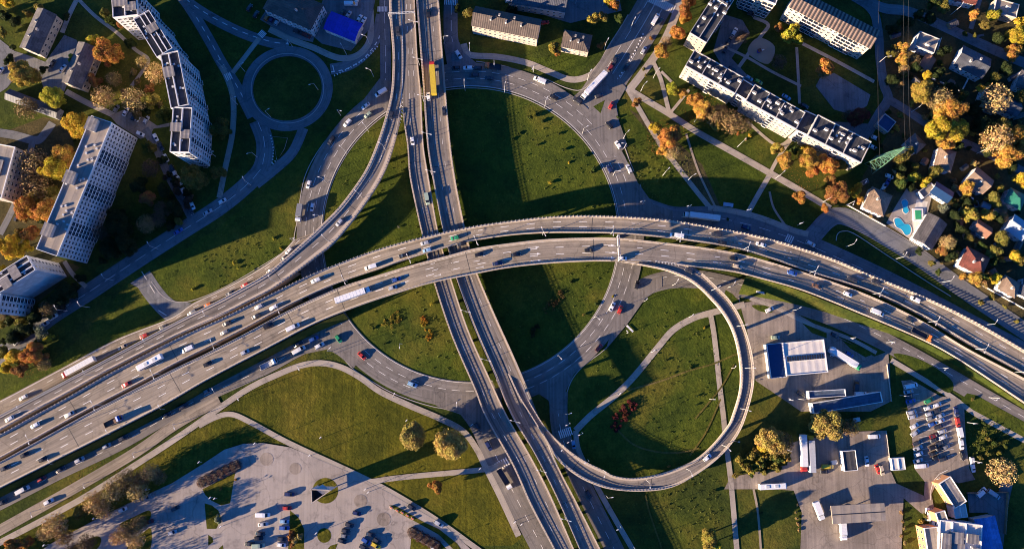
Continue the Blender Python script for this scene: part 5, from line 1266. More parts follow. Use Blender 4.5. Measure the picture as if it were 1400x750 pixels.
def make_car(kind):
    root = empty('car')
    b = MB()
    if kind == 'sedan':
        loft(b, [(-2.25, .62, .72, .66, .42, .62, .84), (-2.1, .78, .84, .76, .28, .6, .93), (-1.3, .8, .9, .82, .22, .6, .96), (0, .8, .91, .83, .22, .6, .95), (1.1, .8, .9, .8, .22, .58, .90), (1.95, .76, .84, .7, .26, .55, .74), (2.25, .55, .66, .54, .4, .52, .62)])
        loft(b, [(-1.75, .74, .74, .70, .93, .945, .96), (-1.05, .74, .70, .60, .93, 1.2, 1.42), (-.2, .74, .70, .62, .93, 1.2, 1.46), (.3, .74, .70, .60, .92, 1.2, 1.42), (1.12, .74, .72, .70, .88, .9, .92)])
        b.build('body', M['car_paint'], root); cabin_glass(root, 1.12, .32, -1.75, -1.08, .94, 1.42, .74, .61); xs = (-1.35, 1.4); L_ = 2.22
    elif kind == 'hatch':
        loft(b, [(-2.0, .66, .76, .7, .42, .62, .9), (-1.9, .78, .86, .78, .28, .6, 1.0), (-1.0, .8, .89, .82, .22, .6, 1.0), (.1, .8, .9, .83, .22, .6, .98), (1.0, .8, .89, .8, .22, .58, .94), (1.7, .76, .84, .7, .26, .55, .78), (2.0, .55, .66, .54, .4, .52, .64)])
        loft(b, [(-1.95, .74, .74, .68, .95, .99, 1.02), (-1.6, .74, .71, .61, .95, 1.25, 1.46), (-.4, .74, .71, .63, .95, 1.25, 1.52), (.25, .74, .71, .61, .94, 1.2, 1.47), (1.05, .74, .72, .70, .91, .93, .95)])
        b.build('body', M['car_paint'], root); cabin_glass(root, 1.05, .27, -1.95, -1.63, .98, 1.46, .74, .62); xs = (-1.25, 1.25); L_ = 1.96
    elif kind == 'suv':
        loft(b, [(-2.3, .7, .8, .74, .45, .7, 1.0), (-2.2, .84, .92, .84, .32, .7, 1.1), (-1.2, .86, .95, .88, .28, .7, 1.12), (.2, .86, .96, .88, .28, .7, 1.1), (1.2, .86, .95, .84, .28, .66, 1.05), (2.0, .82, .9, .76, .32, .62, .92), (2.3, .62, .74, .62, .45, .6, .76)])
        loft(b, [(-2.25, .8, .8, .74, 1.05, 1.09, 1.13), (-1.95, .8, .77, .67, 1.05, 1.4, 1.64), (-.4, .8, .77, .69, 1.05, 1.4, 1.70), (.35, .8, .77, .66, 1.04, 1.36, 1.64), (1.15, .8, .78, .76, 1.0, 1.04, 1.07)])
        b.build('body', M['car_paint'], root); cabin_glass(root, 1.15, .37, -2.25, -1.98, 1.1, 1.64, .8, .68); xs = (-1.4, 1.42); L_ = 2.28
    wheels(root, xs, .80, WH, .33); lights(root, L_ - .02, -L_ + .02, .52, .6, .78)
    PROTO[kind] = root
def make_van(kind):
    root = empty('van'); b = MB()
    L_ = 2.75 if kind == 'van' else 3.1
    loft(b, [(-L_, .84, .9, .84, .4, 1.0, 2.1), (-L_ + .1, .9, .96, .88, .3, 1.0, 2.22), (0, .9, .98, .9, .28, 1.0, 2.28), (L_ - 1.9, .9, .97, .87, .28, 1.0, 2.22), (L_ - 1.0, .9, .95, .80, .3, .9, 1.32), (L_ - .25, .84, .9, .72, .34, .8, 1.0), (L_, .66, .76, .64, .45, .65, .82)])
    b.build('body', M['car_paint'], root)
    e = .02
    q4('windscreen', [(L_ - .98 + e, -.78, 1.36), (L_ - .98 + e, .78, 1.36), (L_ - 1.84 + e, .83, 2.2), (L_ - 1.84 + e, -.83, 2.2)], M['car_glass'], root)
    for s in (-1, 1):
        a = [(L_ - 2.6, s * .985, 1.25), (L_ - 1.3, s * .975, 1.2), (L_ - 1.85, s * .925, 1.95), (L_ - 2.6, s * .93, 1.95)]; q4('side_window', a if s < 0 else a[::-1], M['car_glass'], root)
    q4('rear_window', [(-L_ - .01, .7, 1.3), (-L_ - .01, -.7, 1.3), (-L_ - .01, -.7, 1.95), (-L_ - .01, .7, 1.95)], M['car_glass'], root)
    wheels(root, (-L_ * .62, L_ * .62), .84, WH, .33); lights(root, L_ - .06, -L_, .6, .75, .9); PROTO[kind] = root
def make_truck(kind):
    """semi: tractor + long box trailer; boxtruck: rigid truck; tipper: rigid truck with open bed; bus"""
    root = empty({'bus': 'bus'}.get(kind, 'truck')); b = MB()
    if kind == 'bus':
        loft(b, [(-5.9, 1.15, 1.22, 1.1, .4, 1.2, 2.9), (-5.8, 1.22, 1.27, 1.18, .3, 1.2, 3.05), (5.5, 1.22, 1.27, 1.18, .3, 1.2, 3.05), (5.9, 1.12, 1.2, 1.08, .4, 1.1, 2.9)]); b.build('body', M['box_paint'], root)
        for s in (-1, 1):
            a = [(-5.2, s * 1.262, 1.6), (5.2, s * 1.262, 1.6), (5.2, s * 1.205, 2.7), (-5.2, s * 1.205, 2.7)]; q4('side_window', a if s < 0 else a[::-1], M['car_glass'], root)
        q4('windscreen', [(5.93, -1.1, 1.3), (5.93, 1.1, 1.3), (5.91, 1.05, 2.75), (5.91, -1.05, 2.75)], M['car_glass'], root)
        for x in (-2.5, 1.5):
            h = MB(); h.box((x, 0, 3.12), (1.6, 1.2, .2)); h.build('roof_hatch', M['steel'], root)
        wheels(root, (-3.6, 3.6), 1.12, WHT, .5)
    else:
        xf = {'semi': 8.2, 'boxtruck': 4.2, 'tipper': 4.4, 'flatbed': 5.0}[kind]
        loft(b, [(xf - 2.1, 1.15, 1.2, 1.1, .6, 1.6, 2.75), (xf - 1.2, 1.18, 1.24, 1.14, .5, 1.6, 3.0), (xf - .35, 1.18, 1.24, 1.1, .5, 1.5, 2.7), (xf, 1.05, 1.15, 1.0, .55, 1.1, 1.6)])
        cab = b.build('cab', M['car_paint'], root)
        q4('windscreen', [(xf + .03, -1.02, 1.62), (xf + .03, 1.02, 1.62), (xf - .31, 1.05, 2.66), (xf - .31, -1.05, 2.66)], M['car_glass'], cab)
        c = MB(); xr = {'semi': -8.2, 'boxtruck': -4.2, 'tipper': -3.6, 'flatbed': -5.0}[kind]; c.box(((xf - 2 + xr) / 2, 0, .85), (xf - 2 - xr, .9, .3)); c.build('chassis', M['black'], root)
        t = MB(); x0, x1 = xr, xf - 2.5
        if kind in ('semi', 'boxtruck'):
            zt = 3.95 if kind == 'semi' else 3.3
            t.box(((x0 + x1) / 2, 0, (1.05 + zt) / 2), (x1 - x0, 2.48, zt - 1.05)); 
            for i in range(9): t.box((x0 + (x1 - x0) * (i + .5) / 9, 0, zt + .01), (.06, 2.42, .03))
            t.build('cargo_box', M['box_paint'], root)
        else:
            for (cx, cy, cz, sx, sy, sz) in (((x0 + x1) / 2, 0, 1.15, x1 - x0, 2.4, .12), ((x0 + x1) / 2, 1.18, 1.6, x1 - x0, .08, .9), ((x0 + x1) / 2, -1.18, 1.6, x1 - x0, .08, .9), (x0 + .04, 0, 1.6, .08, 2.28, .9), (x1 - .04, 0, 1.7, .08, 2.28, 1.1)): t.box((cx, cy, cz), (sx, sy, sz))
            t.build('cargo_bed', M['box_paint'], root)
        wheels(root, [xf - 1.2] + ([xf - 4.2, -6.6, -5.4, -4.2] if kind == 'semi' else [xr + 1.6]), 1.05, WHT, .5)
    PROTO[kind] = root
for k in ('sedan', 'hatch', 'suv'): make_car(k)
for k in ('van', 'bigvan'): make_van(k)
for k in ('semi', 'boxtruck', 'tipper', 'flatbed', 'bus'): make_truck(k)
CC = {'white': (.72, .72, .70), 'silver': (.42, .43, .45), 'grey': (.20, .205, .21), 'dark': (.035, .037, .045), 'black': (.014, .014, .016), 'navy': (.015, .025, .09), 'blue': (.03, .09, .32), 'red': (.42, .03, .022), 'dark red': (.16, .018, .018),
      'orange': (.55, .15, .03), 'green': (.02, .24, .10), 'pale green': (.32, .40, .30), 'yellow': (.60, .42, .03), 'lime': (.36, .45, .05), 'beige': (.45, .37, .27), 'brown': (.16, .085, .05), 'light blue': (.22, .38, .55)}
PARTC = {'cargo_box', 'cargo_bed'}
def copy_tree(o, parent=None):
    c = o.copy(); COL.objects.link(c)
    if parent is not None: c.parent = parent
    for ch in o.children: copy_tree(ch, c)
    return c
used = set(); rc = random.Random(4); VEH = []
def vehicle(px, py, z, ang, col, kind=None, cargo=None, lab='', group=None, p=None):
    kind = kind or rc.choice(('sedan', 'hatch', 'hatch', 'suv'))
    src = PROTO[kind]
    o = src if kind not in used else copy_tree(src)
    used.add(kind)
    p = p or at(px, py, z + (1.8 if kind in ('semi', 'bus') else .6)); o.location = (p.x, p.y, z); o.rotation_euler = (0, 0, ang); o.scale = (1.1, 1.1, 1.1)
    c = CC[col]; k = rc.uniform(.9, 1.08)
    for ch in o.children_recursive: ch.color = (*(CC[cargo] if cargo and ch.name.split('.')[0] in PARTC else scl(c, k)), 1)
    noun = {'van': 'van', 'bigvan': 'van', 'semi': 'semi truck', 'boxtruck': 'box truck', 'tipper': 'open bed truck', 'flatbed': 'open bed truck', 'bus': 'bus'}.get(kind, 'car')
    cat = {'car': 'car', 'van': 'van', 'bus': 'bus'}.get(noun, 'truck')
    cl = col if not cargo or cargo == col else f'{col} cabbed'
    if cargo and cargo != col: noun = f'{noun} with {cargo} body'
    alike(o, f'{cl} {noun} {lab}', cat, (px, py), group); VEH.append(o)
    return o
def tangent(key, px, py, sgn, z):
    L, Rr = [v for k, v in CARRIAGES.items() if k == key][0]; q = at(px, py, z); m_ = lerp_line(L, Rr, .5)
    i = min(range(1, len(m_) - 1), key=lambda i: (m_[i].xy - q.xy).length_squared); t = (m_[i + 1] - m_[i - 1]) * sgn
    return math.atan2(t.y, t.x), m_[i].z
KEYS = list(CARRIAGES)
def on_deck(idx, sgn, lab, group, s):
    for q in s.split(';'):
        x, y, c, *k = [t.strip() for t in q.strip().split(',')]; x, y = float(x), float(y)
        z0 = at_z[idx](x, y); a, z = tangent(KEYS[idx], x, y, sgn, z0)
        vehicle(x, y, z + .005, a, c, k[0] if k else None, k[1] if len(k) > 1 else None, lab, group)
at_z = [z_v, z_v, z_main, z_main, z_ramp, z_loop, lambda x, y: .5]
on_deck(0, 1, 'on the left deck of the straight flyover', 'flyover traffic', '564,193,white;584,272,pale green,van;544,43,dark')
on_deck(1, -1, 'on the right deck of the straight flyover', 'flyover traffic', '586,18,black;592,107,red,semi,yellow;586,132,white;607,152,dark;724,558,red,bigvan')
on_deck(2, -1, 'on the upper carriageway of the curved highway', 'highway traffic', '48,581,white;95,566,silver;173,525,red;205,495,white,bus;257,477,white,van;310,442,dark;307,454,grey;354,419,silver;350,432,dark;374,420,white;432,383,white;507,365,white,van;552,349,black,suv;581,332,silver;584,342,light blue;622,325,green;631,333,black;925,322,white,bigvan;979,321,dark;987,332,black;1040,334,white;1165,382,dark;1197,385,dark;1251,409,white,suv')
on_deck(3, 1, 'on the lower carriageway of the curved highway', 'highway traffic', '34,621,black;59,627,black;7,639,dark;155,576,blue,tipper,brown;284,497,black;335,481,silver;367,445,black,suv;401,447,white,bigvan;483,403,white,semi;537,393,silver;542,382,blue;655,348,black;680,360,navy;705,348,black;805,342,black;851,353,white;1003,353,black;1008,364,beige;1083,373,blue;1117,391,brown;1159,402,white;1199,427,white,bigvan;1244,437,dark;1259,457,orange,flatbed,dark')
on_deck(4, 1, 'on the curved ramp beside the left highway', 'ramp traffic', '464,304,silver;13,572,white;535,158,dark')
on_deck(5, -1, 'on the circular loop ramp', 'ramp traffic', '967,625,white;943,370,dark')
on_deck(6, -1, 'on the outer link road at the left', 'link road traffic', '32,543,white;108,502,red,semi,white;168,474,beige;197,459,red;224,447,dark;263,427,grey;284,417,orange;315,401,dark;335,390,red;371,370,grey;389,353,dark;395,343,white')
def ring(lab, s):
    for q in s.split(';'):
        x, y, c, *k = [t.strip() for t in q.strip().split(',')]; x, y = float(x), float(y)
        a = math.atan2(RC[1] - y, x - RC[0]) + math.pi / 2
        vehicle(x, y, .2, a, c, k[0] if k else None, k[1] if len(k) > 1 else None, lab, 'roundabout traffic')
ring('on the left side of the giant roundabout', '410,292,white,boxtruck,grey;427,283,white;422,252,white;453,192,black;475,168,white;500,145,white;503,157,pale green;521,127,white,bigvan')
ring('on the top side of the giant roundabout', '640,93,white;623,93,dark;653,93,dark;648,103,dark;669,107,dark;675,92,orange,tipper,dark;738,110,white,bigvan;757,133,black;789,138,dark')
ring('on the right side of the giant roundabout', '833,171,black;845,198,white;833,231,navy;860,231,silver;837,419,white;848,423,red;819,475,red;871,389,black')
ring('on the lower left side of the giant roundabout', '463,463,green;495,486,red;564,525,light blue,suv')
def parked(lab, ang, s, jit=0, group='traffic'):
    for q in s.split(';'):
        f = [t.strip() for t in q.strip().split(',')]; x, y, c = float(f[0]), float(f[1]), f[2]; a = ang
        k = f[3] if len(f) > 3 and f[3] else None; cg = f[4] if len(f) > 4 and f[4] else None
        if len(f) > 5: a = float(f[5])
        vehicle(x, y, .2, R(a) + rc.uniform(-jit, jit), c, k, cg, lab, group)
parked('on the shaded frontage road under the highway bank', 28, '4,686,dark;32,669,white,bigvan;57,654,red;83,641,dark;109,628,silver;146,609,silver;169,598,dark;228,567,dark;251,555,dark;284,534,grey;367,498,white,tipper,silver;409,478,white,bigvan;408,470,dark;429,463,blue;437,472,white', .03, 'frontage road traffic')
parked('on the sunlit lower frontage road', 30, '67,685,white', 0)
parked('on the shaded road above the highway', -8, '959,296,white,semi,white,173;1020,311,navy,,,-17;1108,333,white,,,-28')
parked('on the service road beside the pool yard', -35, '1240,347,dark')
parked('on the road below the highway', -12, '1041,399,silver,van,,-14;1052,423,white,,,25')
parked('on the petrol station forecourt', -30, '1060,461,pale green,,,0;1141,458,dark;1155,490,green,semi,white,-32;1161,484,blue;1170,527,dark,van,,80;1176,538,white,van,,0;1139,481,white,,,70;1095,538,dark,,,-30', 0, 'cars at the petrol station')
parked('on the avenue at the upper right', 60, '812,117,white,semi,white,228;819,131,dark,,,25;836,144,red;836,91,dark red;841,80,dark;856,92,black;896,27,white,bigvan;903,30,dark;880,69,silver;841,84,dark;857,91,dark', 0, 'avenue traffic')
parked('on the main street below the slab block', 33, '304,275,white;284,290,silver;244,316,blue;73,433,white;61,443,silver;33,461,dark;25,467,grey;85,425,dark', .03, 'street traffic')
parked('along the narrow street right of the slab block', -62, '192,183,white,,,-25;213,188,white;227,216,white;236,231,black;245,247,white;252,263,silver;263,281,white;261,288,dark;220,200,dark;240,239,silver', .04, 'parked street cars')
parked('in the small yard above the slab block', 65, '172,153,white;184,159,dark;189,161,white;200,164,silver;159,149,grey', .05, 'parked yard cars')
parked('in the courtyard between the gabled houses', 60, '86,94,white;72,87,dark;1,97,white;24,297,dark', .05, 'parked yard cars')
parked('around the blue roofed hall and dark hipped block', 62, '341,11,dark;350,20,dark;365,24,orange;372,26,navy;379,30,silver;407,44,dark,,,-25;419,49,dark red,,,-25;468,19,dark;476,21,silver;491,26,white;497,29,white;480,6,white,bigvan,,0;488,1,white', .04, 'parked yard cars')
parked('on the street above the roundabout', -58, '627,75,white')
parked('in the yard behind the long cream block', 10, '696,1,white;745,31,red')
parked('in the courtyard behind the row blocks', -30, '1004,44,white,,,60;997,56,dark,,,60;991,68,dark,,,60;1027,19,dark;1024,107,silver;1021,116,light blue;1037,112,lime;1075,133,light blue;1001,95,dark;1100,145,dark;1197,189,white;1193,201,white', .05, 'courtyard cars')
parked('in the villa driveways', 60, '1216,241,white,,,-20;1213,250,blue;1208,256,white;1327,275,white;1385,62,dark;1312,290,grey', .05, 'driveway cars')
parked('on the road right of the straight flyover', -60, '784,607,light blue,,,-80;805,675,dark', 0, 'side road traffic')
parked('on the road left of the straight flyover', -58, '653,583,dark;668,609,navy;690,654,white,flatbed,dark', 0, 'side road traffic')
parked('on the road along the lower right car park edge', -32, '600,715,silver;563,693,dark')
parked('in the big lower left car park', 20, '396,675,navy,,,0;393,694,red,,,0;360,703,white,bigvan,,0;360,716,silver,,,5;389,712,light blue,,,-5;389,721,blue,,,-5;356,729,dark,,,-5;354,735,black,,,0;342,743,dark,,,0;354,745,pale green,van,,0;386,736,dark,,,-5;385,744,white,,,-5;488,701,navy,,,-15;478,717,dark,,,-15;473,725,dark,,,-10;472,732,grey,,,-10;468,739,dark,,,-15;507,730,dark,,,-15;501,739,blue,,,-30;516,739,dark,,,-30;514,745,yellow,,,-30;498,748,dark,,,-25;200,680,grey,,,25;168,696,white,,,25;240,694,dark,,,25;204,713,dark red,,,20;236,727,silver,,,15', .05, 'cars in the big car park')
parked('in the left column of the crowded car park', 12, '1245,527,white,bigvan;1242,535,silver;1243,541,dark;1245,548,blue;1246,563,silver;1248,569,silver;1250,582,white,,,30;1251,591,silver,,,35;1254,605,dark,,,25;1255,612,silver,,,25;1256,620,white,,,20;1255,629,silver,,,15;1260,636,white,bigvan,,5', .03, 'cars in the crowded car park')
parked('in the middle of the crowded car park', 20, '1270,547,green,suv,,25;1281,553,white;1269,557,white;1271,565,silver;1281,561,dark;1272,571,grey;1285,568,silver;1275,579,blue;1285,575,white;1283,583,dark;1288,589,silver;1277,595,dark red;1289,597,white;1277,601,dark;1285,605,dark;1276,611,black;1285,613,black;1292,611,grey;1277,619,black;1280,625,black;1290,627,dark', .04, 'cars in the crowded car park')
parked('along the right edge of the crowded car park', -82, '1307,562,navy;1309,577,red;1312,593,white,bigvan;1314,607,white,suv;1316,622,black;1329,631,silver;1330,639,white', .04, 'cars in the crowded car park')
parked('in the yard round the black roofed kiosk', 0, '1195,596,white,van,,3;1185,630,white,,,-85;1200,641,red,,,-70;1205,642,beige,,,-75;1127,644,black;1131,637,yellow,van,,0', 0, 'cars in the lower yard')
parked('parked in the lower yard', 90, '1098,619,red,semi,white,-90;1108.5,619,yellow,semi,silver,90;1056,664,white,bus,,3;1118,697,white,boxtruck,white,-70;1151,724,white,boxtruck,white,-88;1268,702,white,van,,85', 0, 'trucks in the lower yard')
parked('in the dark factory yard', 40, '1341,672,white,van;1358,675,silver,bigvan,,-35', 0)
# ------------------------------------------------------------------ street lamps and small street furniture
def lamp_parts(h, arms, name='street_lamp'):
    root = empty(name); b = MB(); b.bar((0, 0, 0), (0, 0, h), .13, n=6, r2=.08); b.build('pole', M['steel'], root)
    for i, (dx, L_) in enumerate(arms):
        b = MB(); b.bar((0, 0, h - .05), (dx * L_, 0, h + .35), .06, n=5); arm = b.build('arm', M['steel'], root)
        b = MB(); b.box((dx * (L_ + .5), 0, h + .36), (1.0, .34, .16)); b.build('lamp_head', M['trim_white'], arm)
    return root
LP = {'s': lamp_parts(9.5, [(1, 1.6)]), 'd': lamp_parts(9.5, [(1, 1.6), (-1, 1.6)]), 'p': lamp_parts(5.5, [(1, .5)])}
lused = set()
def lamp(px, py, z, ang, kind, lab):
    o = LP[kind] if kind not in lused else copy_tree(LP[kind]); lused.add(kind)
    p = at(px, py, z); o.location = p; o.rotation_euler = (0, 0, R(ang))
    noun = {'s': 'street lamp', 'd': 'double armed street lamp', 'p': 'path lamp', 'm': 'tall lamp mast'}[kind]
    alike(o, f'{noun} {lab}', 'street lamp', (px, py), 'street lamps')
def lamps(kind, lab, zf, ang, s):
    for q in s.split(';'):
        f = q.split(','); lamp(float(f[0]), float(f[1]), zf(float(f[0]), float(f[1])) if callable(zf) else zf, float(f[2]) if len(f) > 2 else ang, kind, lab)
lamps('d', 'between the two curved highway decks', lambda x, y: z_main(x, y) - .3, 115, '54,598;141,553;220,511;300,471;387,424;475,385;562,357;652,333;742,321;835,320,90;925,328,80;1016,341,72;1106,373,65;1193,402,62;1268,440,60;1333,477,60;1387,508,60')
lamps('d', 'between the two straight flyover decks', lambda x, y: z_v(x, y) - .3, 165, '568,40;574,90;580,140;586,190;591,240;638,427;665,492;704,574;739,640;772,705')
lamps('s', 'on the parapet of the loop ramp', lambda x, y: z_loop(x, y), 180, '972,397,30;1007,446,10;1018,503,0;1012,558,-20;987,608,-50;938,640,-70;884,656,-90;825,642,-110;770,608,-130')
lamps('s', 'along the ramp railing', lambda x, y: z_ramp(x, y), 0, '527,205,150;495,270,140;450,330,130;378,385,120;290,433,115;210,470,115;130,512,115;42,560,115')
lamps('s', 'on the grass verge of the giant roundabout', 0.1, 0, '745,146,60;796,183,30;636,124,90;690,127,80;838,240,0;812,434,-40;762,486,-50;550,470,-90;441,299,180;447,250,160;474,210,140;504,180,130;453,480,45;540,542,60;626,555,90;773,565,20;403,330,0;853,203,180;676,92,-90;729,99,-110;878,279,200')
lamps('s', 'along the shaded left streets', 0.15, 30, '400,64,-90;466,158,-20;435,123,200;335,98,20;370,160,30;325,143,20;305,93,20;505,60,160;511,105,160;474,75,120;343,253,120;216,340,120;155,383,120;92,425,120;123,420,120;295,214,0;352,215,200')
lamps('s', 'along the lower left frontage roads', 0.15, 120, '84,631;161,591;231,558;332,540,-60;413,500,-60;57,695,-60;127,657,-60;193,616,-60;247,578,-60;303,536,120')
lamps('s', 'on the paths of the upper right meadow', 0.1, 45, '876,125;949,167;1008,201;940,247,30;1060,244;1125,276;893,107;852,190;906,240;1020,290,200;1090,308,200;940,285,200')
lamps('s', 'on the road below the highway at the right', 0.15, 200, '919,390,60;995,393,60;1080,425,30;1160,462,200;1212,468,200;1283,503,200;1352,543,200;1076,546,160;1090,545,10;1230,540,180;1322,577,180;1328,629,180;1132,478,180;1074,614,160')
lamps('s', 'along the service road at the right', 0.15, 60, '1157,337;1224,354;1287,386;1345,444;1158,280,240;1175,250,240;1246,153,60;1335,210,60;1200,87,0;1300,20,60')
lamps('p', 'on the loop lawn paths', 0.1, 45, '942,433;890,481;844,539;1000,503,60;970,545,0;880,412,45;857,455,135;1003,602,0')
lamps('p', 'in the lower left park and car park', 0.2, 45, '276,631;351,606;425,622;556,575;644,581;711,715;702,712;205,668;134,707;67,743;440,598;504,672;297,680;291,679;434,727;305,718;590,745,0;655,640;500,668')
lamps('s', 'beside the shaded road right of the straight flyover', 0.15, 200, '778,577;795,590;803,627;846,716;865,745;780,600;828,676,10')
lamps('s', 'in the shaded upper middle streets', 0.15, 0, '608,60;643,75,90;803,110,60;826,68,60;862,40,60;774,2,90;824,8,60;787,5')
# bus shelter on the shaded road, signs, blocks, gantry
def small(name, label, cat, p, parts, rz=0):
    root = empty(name, p, R(rz)); tag(root, label, cat)
    for (pn, m_, boxes) in parts:
        b = MB()
        for (c, s) in boxes: b.box(c, s)
        b.build(pn, M[m_], root)
    return root
small('bus_shelter', 'pale blue roofed bus shelter beside the path end above the highway', 'bus shelter', at(994, 281, .1), [('roof', 'pale_blue_sheet', [((0, 0, 2.5), (5, 1.9, .14))]), ('back_panel', 'glass', [((0, .8, 1.25), (4.6, .08, 2.3))]), ('bench', 'wood', [((0, .4, .48), (3.2, .45, .08))]), ('post', 'steel', [((-2.2, -.7, 1.25), (.1, .1, 2.5)), ((2.2, -.7, 1.25), (.1, .1, 2.5))])], -8)
small('bus_shelter', 'small glass bus shelter beside the street under the windowless tower', 'bus shelter', at(105, 411, .1), [('roof', 'slate', [((0, 0, 2.5), (3.6, 1.9, .14))]), ('back_panel', 'glass', [((0, .8, 1.25), (3.4, .08, 2.3))]), ('bench', 'wood', [((0, .4, .48), (2.4, .45, .08))])], 30)
for i, (x, y) in enumerate(P('535,693 543,697 550,700 557,704 564,708')):
    o = small('traffic_barrier', '', 'barrier', at(x, y, .25), [('lower_block', 'trim_white', [((0, 0, .35), (1.5, .7, .7))]), ('upper_block', 'orange_plastic' if 'orange_plastic' in M else 'trim_white', [((0, 0, .85), (1.3, .5, .3))])], -30) if 'orange_plastic' in M else None
    if o is None:
        colour('orange_plastic', (.62, .16, .05), var=.1); o = small('traffic_barrier', '', 'barrier', at(x, y, .25), [('lower_block', 'trim_white', [((0, 0, .35), (1.5, .7, .7))]), ('upper_block', 'orange_plastic', [((0, 0, .85), (1.3, .5, .3))])], -30)
    alike(o, 'orange and white traffic block on the planted strip of the car park', 'barrier', (x, y), 'traffic blocks')
def gantry(label, a, c, z, h=6.2):
    p, q = at(*a, z), at(*c, z); root = empty('sign_gantry', p); tag(root, label, 'gantry'); d = q - p
    for s in (Vector((0, 0, 0)), d):
        b = MB(); b.bar(s, s + Vector((0, 0, h)), .2, n=6); b.build('post', M['steel'], root)
    b = MB(); rz = math.atan2(d.y, d.x); m_ = d / 2
    for o_ in (-.4, .4): b.bar(Vector((-math.sin(rz) * o_, math.cos(rz) * o_, h)), d + Vector((-math.sin(rz) * o_, math.cos(rz) * o_, h)), .12, n=5)
    k = int(d.length / 1.5)
    for i in range(k): b.bar(d * (i / k) + Vector((-math.sin(rz) * .4, math.cos(rz) * .4, h)), d * ((i + 1) / k) + Vector((math.sin(rz) * .4, -math.cos(rz) * .4, h)), .07, n=4)
    b.build('crossbeam', M['steel'], root); return p, d, h, root
p, d, h, rt_ = gantry('white sign gantry across the lower curved deck beside the loop ramp start', (843, 324), (845, 357), 11.8)
for f in (.3, .68):
    b = MB(); m_ = d * f; b.box((m_.x - .5, m_.y, h + .2), (.18, 3.4, 2.4), math.atan2(d.y, d.x) - math.pi / 2); b.build('sign_panel', M['steel'], rt_)
p, d, h, rt_ = gantry('sign gantry spanning the straight flyover at the top edge', (533, 26), (568, 24), 6.2)
small('bench', 'long white bench shaped marker on the loop lawn beside the roundabout', 'bench', at(861, 449, .05), [('seat', 'trim_white', [((0, 0, .45), (4.5, .9, .14))]), ('leg', 'concrete', [((-1.8, 0, .2), (.2, .7, .4)), ((1.8, 0, .2), (.2, .7, .4))])], -45)
rg = random.Random(77)
for i, (x, y, m_) in enumerate(((1250, 112, 'grey_sheet'), (1296, 118, 'rust_sheet'), (1312, 148, 'grey_sheet'), (1226, 232, 'slate'), (1262, 222, 'rust_sheet'), (1316, 230, 'grey_sheet'), (1345, 282, 'pale_blue_sheet'), (1312, 262, 'slate'), (1365, 288, 'tan_sheet'),
        (1310, 303, 'rust_sheet'), (1322, 322, 'grey_sheet'), (1362, 336, 'slate'), (1372, 355, 'tan_sheet'), (1390, 335, 'grey_sheet'), (1355, 372, 'rust_sheet'), (1382, 108, 'slate'), (1350, 152, 'rust_sheet'), (1300, 35, 'grey_sheet'), (1390, 160, 'grey_sheet'), (1222, 50, 'slate'), (1180, 250, 'slate'))):
    o = empty('garden_shed', at(x, y, 0), rg.uniform(0, 3)); wx, wy, h = rg.uniform(2.5, 5), rg.uniform(2, 3.4), rg.uniform(2, 2.6)
    b = MB(); b.box((0, 0, h / 2), (wx, wy, h)); b.build('wall', M[rg.choice(('wood', 'panel_grey', 'brick_tan'))], o)
    b = MB(); r_ = .9; e = .25
    for s in (-1, 1):
        f = [(-wx / 2 - e, s * (wy / 2 + e), h), (wx / 2 + e, s * (wy / 2 + e), h), (wx / 2 + e, 0, h + r_), (-wx / 2 - e, 0, h + r_)]; b.poly(f if s < 0 else f[::-1])
        b.poly([(s * wx / 2, -wy / 2 * s, h), (s * wx / 2, wy / 2 * s, h), (s * wx / 2, 0, h + r_)])
    b.build('roof', M[m_], o); alike(o, f'small {dict(grey_sheet="grey", rust_sheet="rusty", slate="dark", pale_blue_sheet="pale blue", tan_sheet="tan")[m_]} roofed garden shed {where(x, y)}', 'shed', (x, y), 'garden sheds')
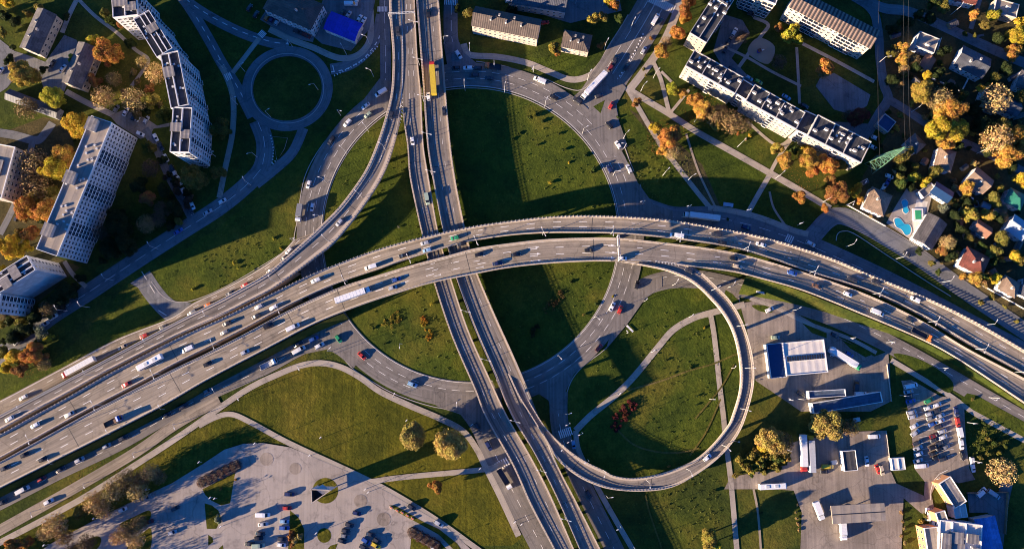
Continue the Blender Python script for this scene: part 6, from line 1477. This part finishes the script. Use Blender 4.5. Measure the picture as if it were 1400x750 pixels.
# play equipment, garden sheds and crates
small('play_frame', 'blue and red climbing frame on the sand pitch in the courtyard', 'play frame', at(1037, 71, .1), [('tower', 'vivid_blue', [((0, 0, .9), (1.4, 1.4, 1.8))]), ('roof', 'tile_red', [((0, 0, 2.1), (1.8, 1.8, .3))]), ('slide', 'trim_white', [((1.8, 0, .7), (2.4, .6, .12))])], 20)
small('trampoline_pad', 'round looking pale blue pad in the garden of the tan gabled house', 'garden pad', at(1334, 279, .1), [('pad', 'pale_blue_sheet', [((0, 0, .5), (2.6, 2.6, .12)), ((0, 0, .51), (1.9, 3.2, .10))]), ('leg', 'steel', [((1, 1, .25), (.1, .1, .5)), ((-1, 1, .25), (.1, .1, .5)), ((1, -1, .25), (.1, .1, .5)), ((-1, -1, .25), (.1, .1, .5))])], 15)
for x, y, lb in ((1170, 593 - 20, 'small pale utility cabinet on the grass below the car wash'), (1139, 631, 'small white kiosk crate beside the black roofed kiosk')):
    small('utility_cabinet', lb, 'cabinet', at(x, y, .05), [('casing', 'trim_white', [((0, 0, .9), (2.6, 1.8, 1.8))]), ('lid', 'roof_white', [((0, 0, 1.85), (2.8, 2.0, .1))])], 10)
small('swimming_pool_cover', 'green covered hot tub between the two pools on the terrace', 'hot tub', at(1254, 294, .05), [('rim', 'trim_white', [((0, 0, .45), (5.2, 6.4, .9))]), ('cover', 'awning_green', [((0, 0, .95), (3, 4.6, .12))])], 0)
# ------------------------------------------------------------------ labels that tell look-alikes apart
ORD = ['', 'first', 'second', 'third', 'fourth', 'fifth', 'sixth', 'seventh', 'eighth', 'ninth', 'tenth', 'eleventh', 'twelfth', 'thirteenth', 'fourteenth', 'fifteenth', 'sixteenth', 'seventeenth', 'eighteenth', 'nineteenth', 'twentieth']
by = {}
for o, base, p in LOOK: by.setdefault(base, []).append((o, p))
for base, lst in by.items():
    if len(lst) == 1: lst[0][0]['label'] = base; continue
    xs = [p[0] for _, p in lst]; ys = [p[1] for _, p in lst]
    ax = 0 if max(xs) - min(xs) >= max(ys) - min(ys) else 1
    lst.sort(key=lambda t: t[1][ax]); n_ = len(lst)
    for i, (o, p) in enumerate(lst):
        k, e = (i + 1, ('leftmost', 'from the left')[0 if i == 0 else 1] if ax == 0 else ('topmost', 'from the top')[0 if i == 0 else 1]) if i < (n_ + 1) // 2 else \
               (n_ - i, ('rightmost', 'from the right')[0 if i == n_ - 1 else 1] if ax == 0 else ('lowest', 'from the bottom')[0 if i == n_ - 1 else 1])
        o['label'] = base + ', ' + (e if k == 1 else f'{ORD[min(k, 20)]} {e}')

for o, base, p in LOOK:
    for a, b in ((' street lamp on the', ' lamp on the'), ('half bare tree', 'tree'), ('leafy tree', 'tree'), (' of the curved highway', ' of the highway'), (' the ', ' ')):
        if len(o['label'].split()) > 16: o['label'] = o['label'].replace(a, b)
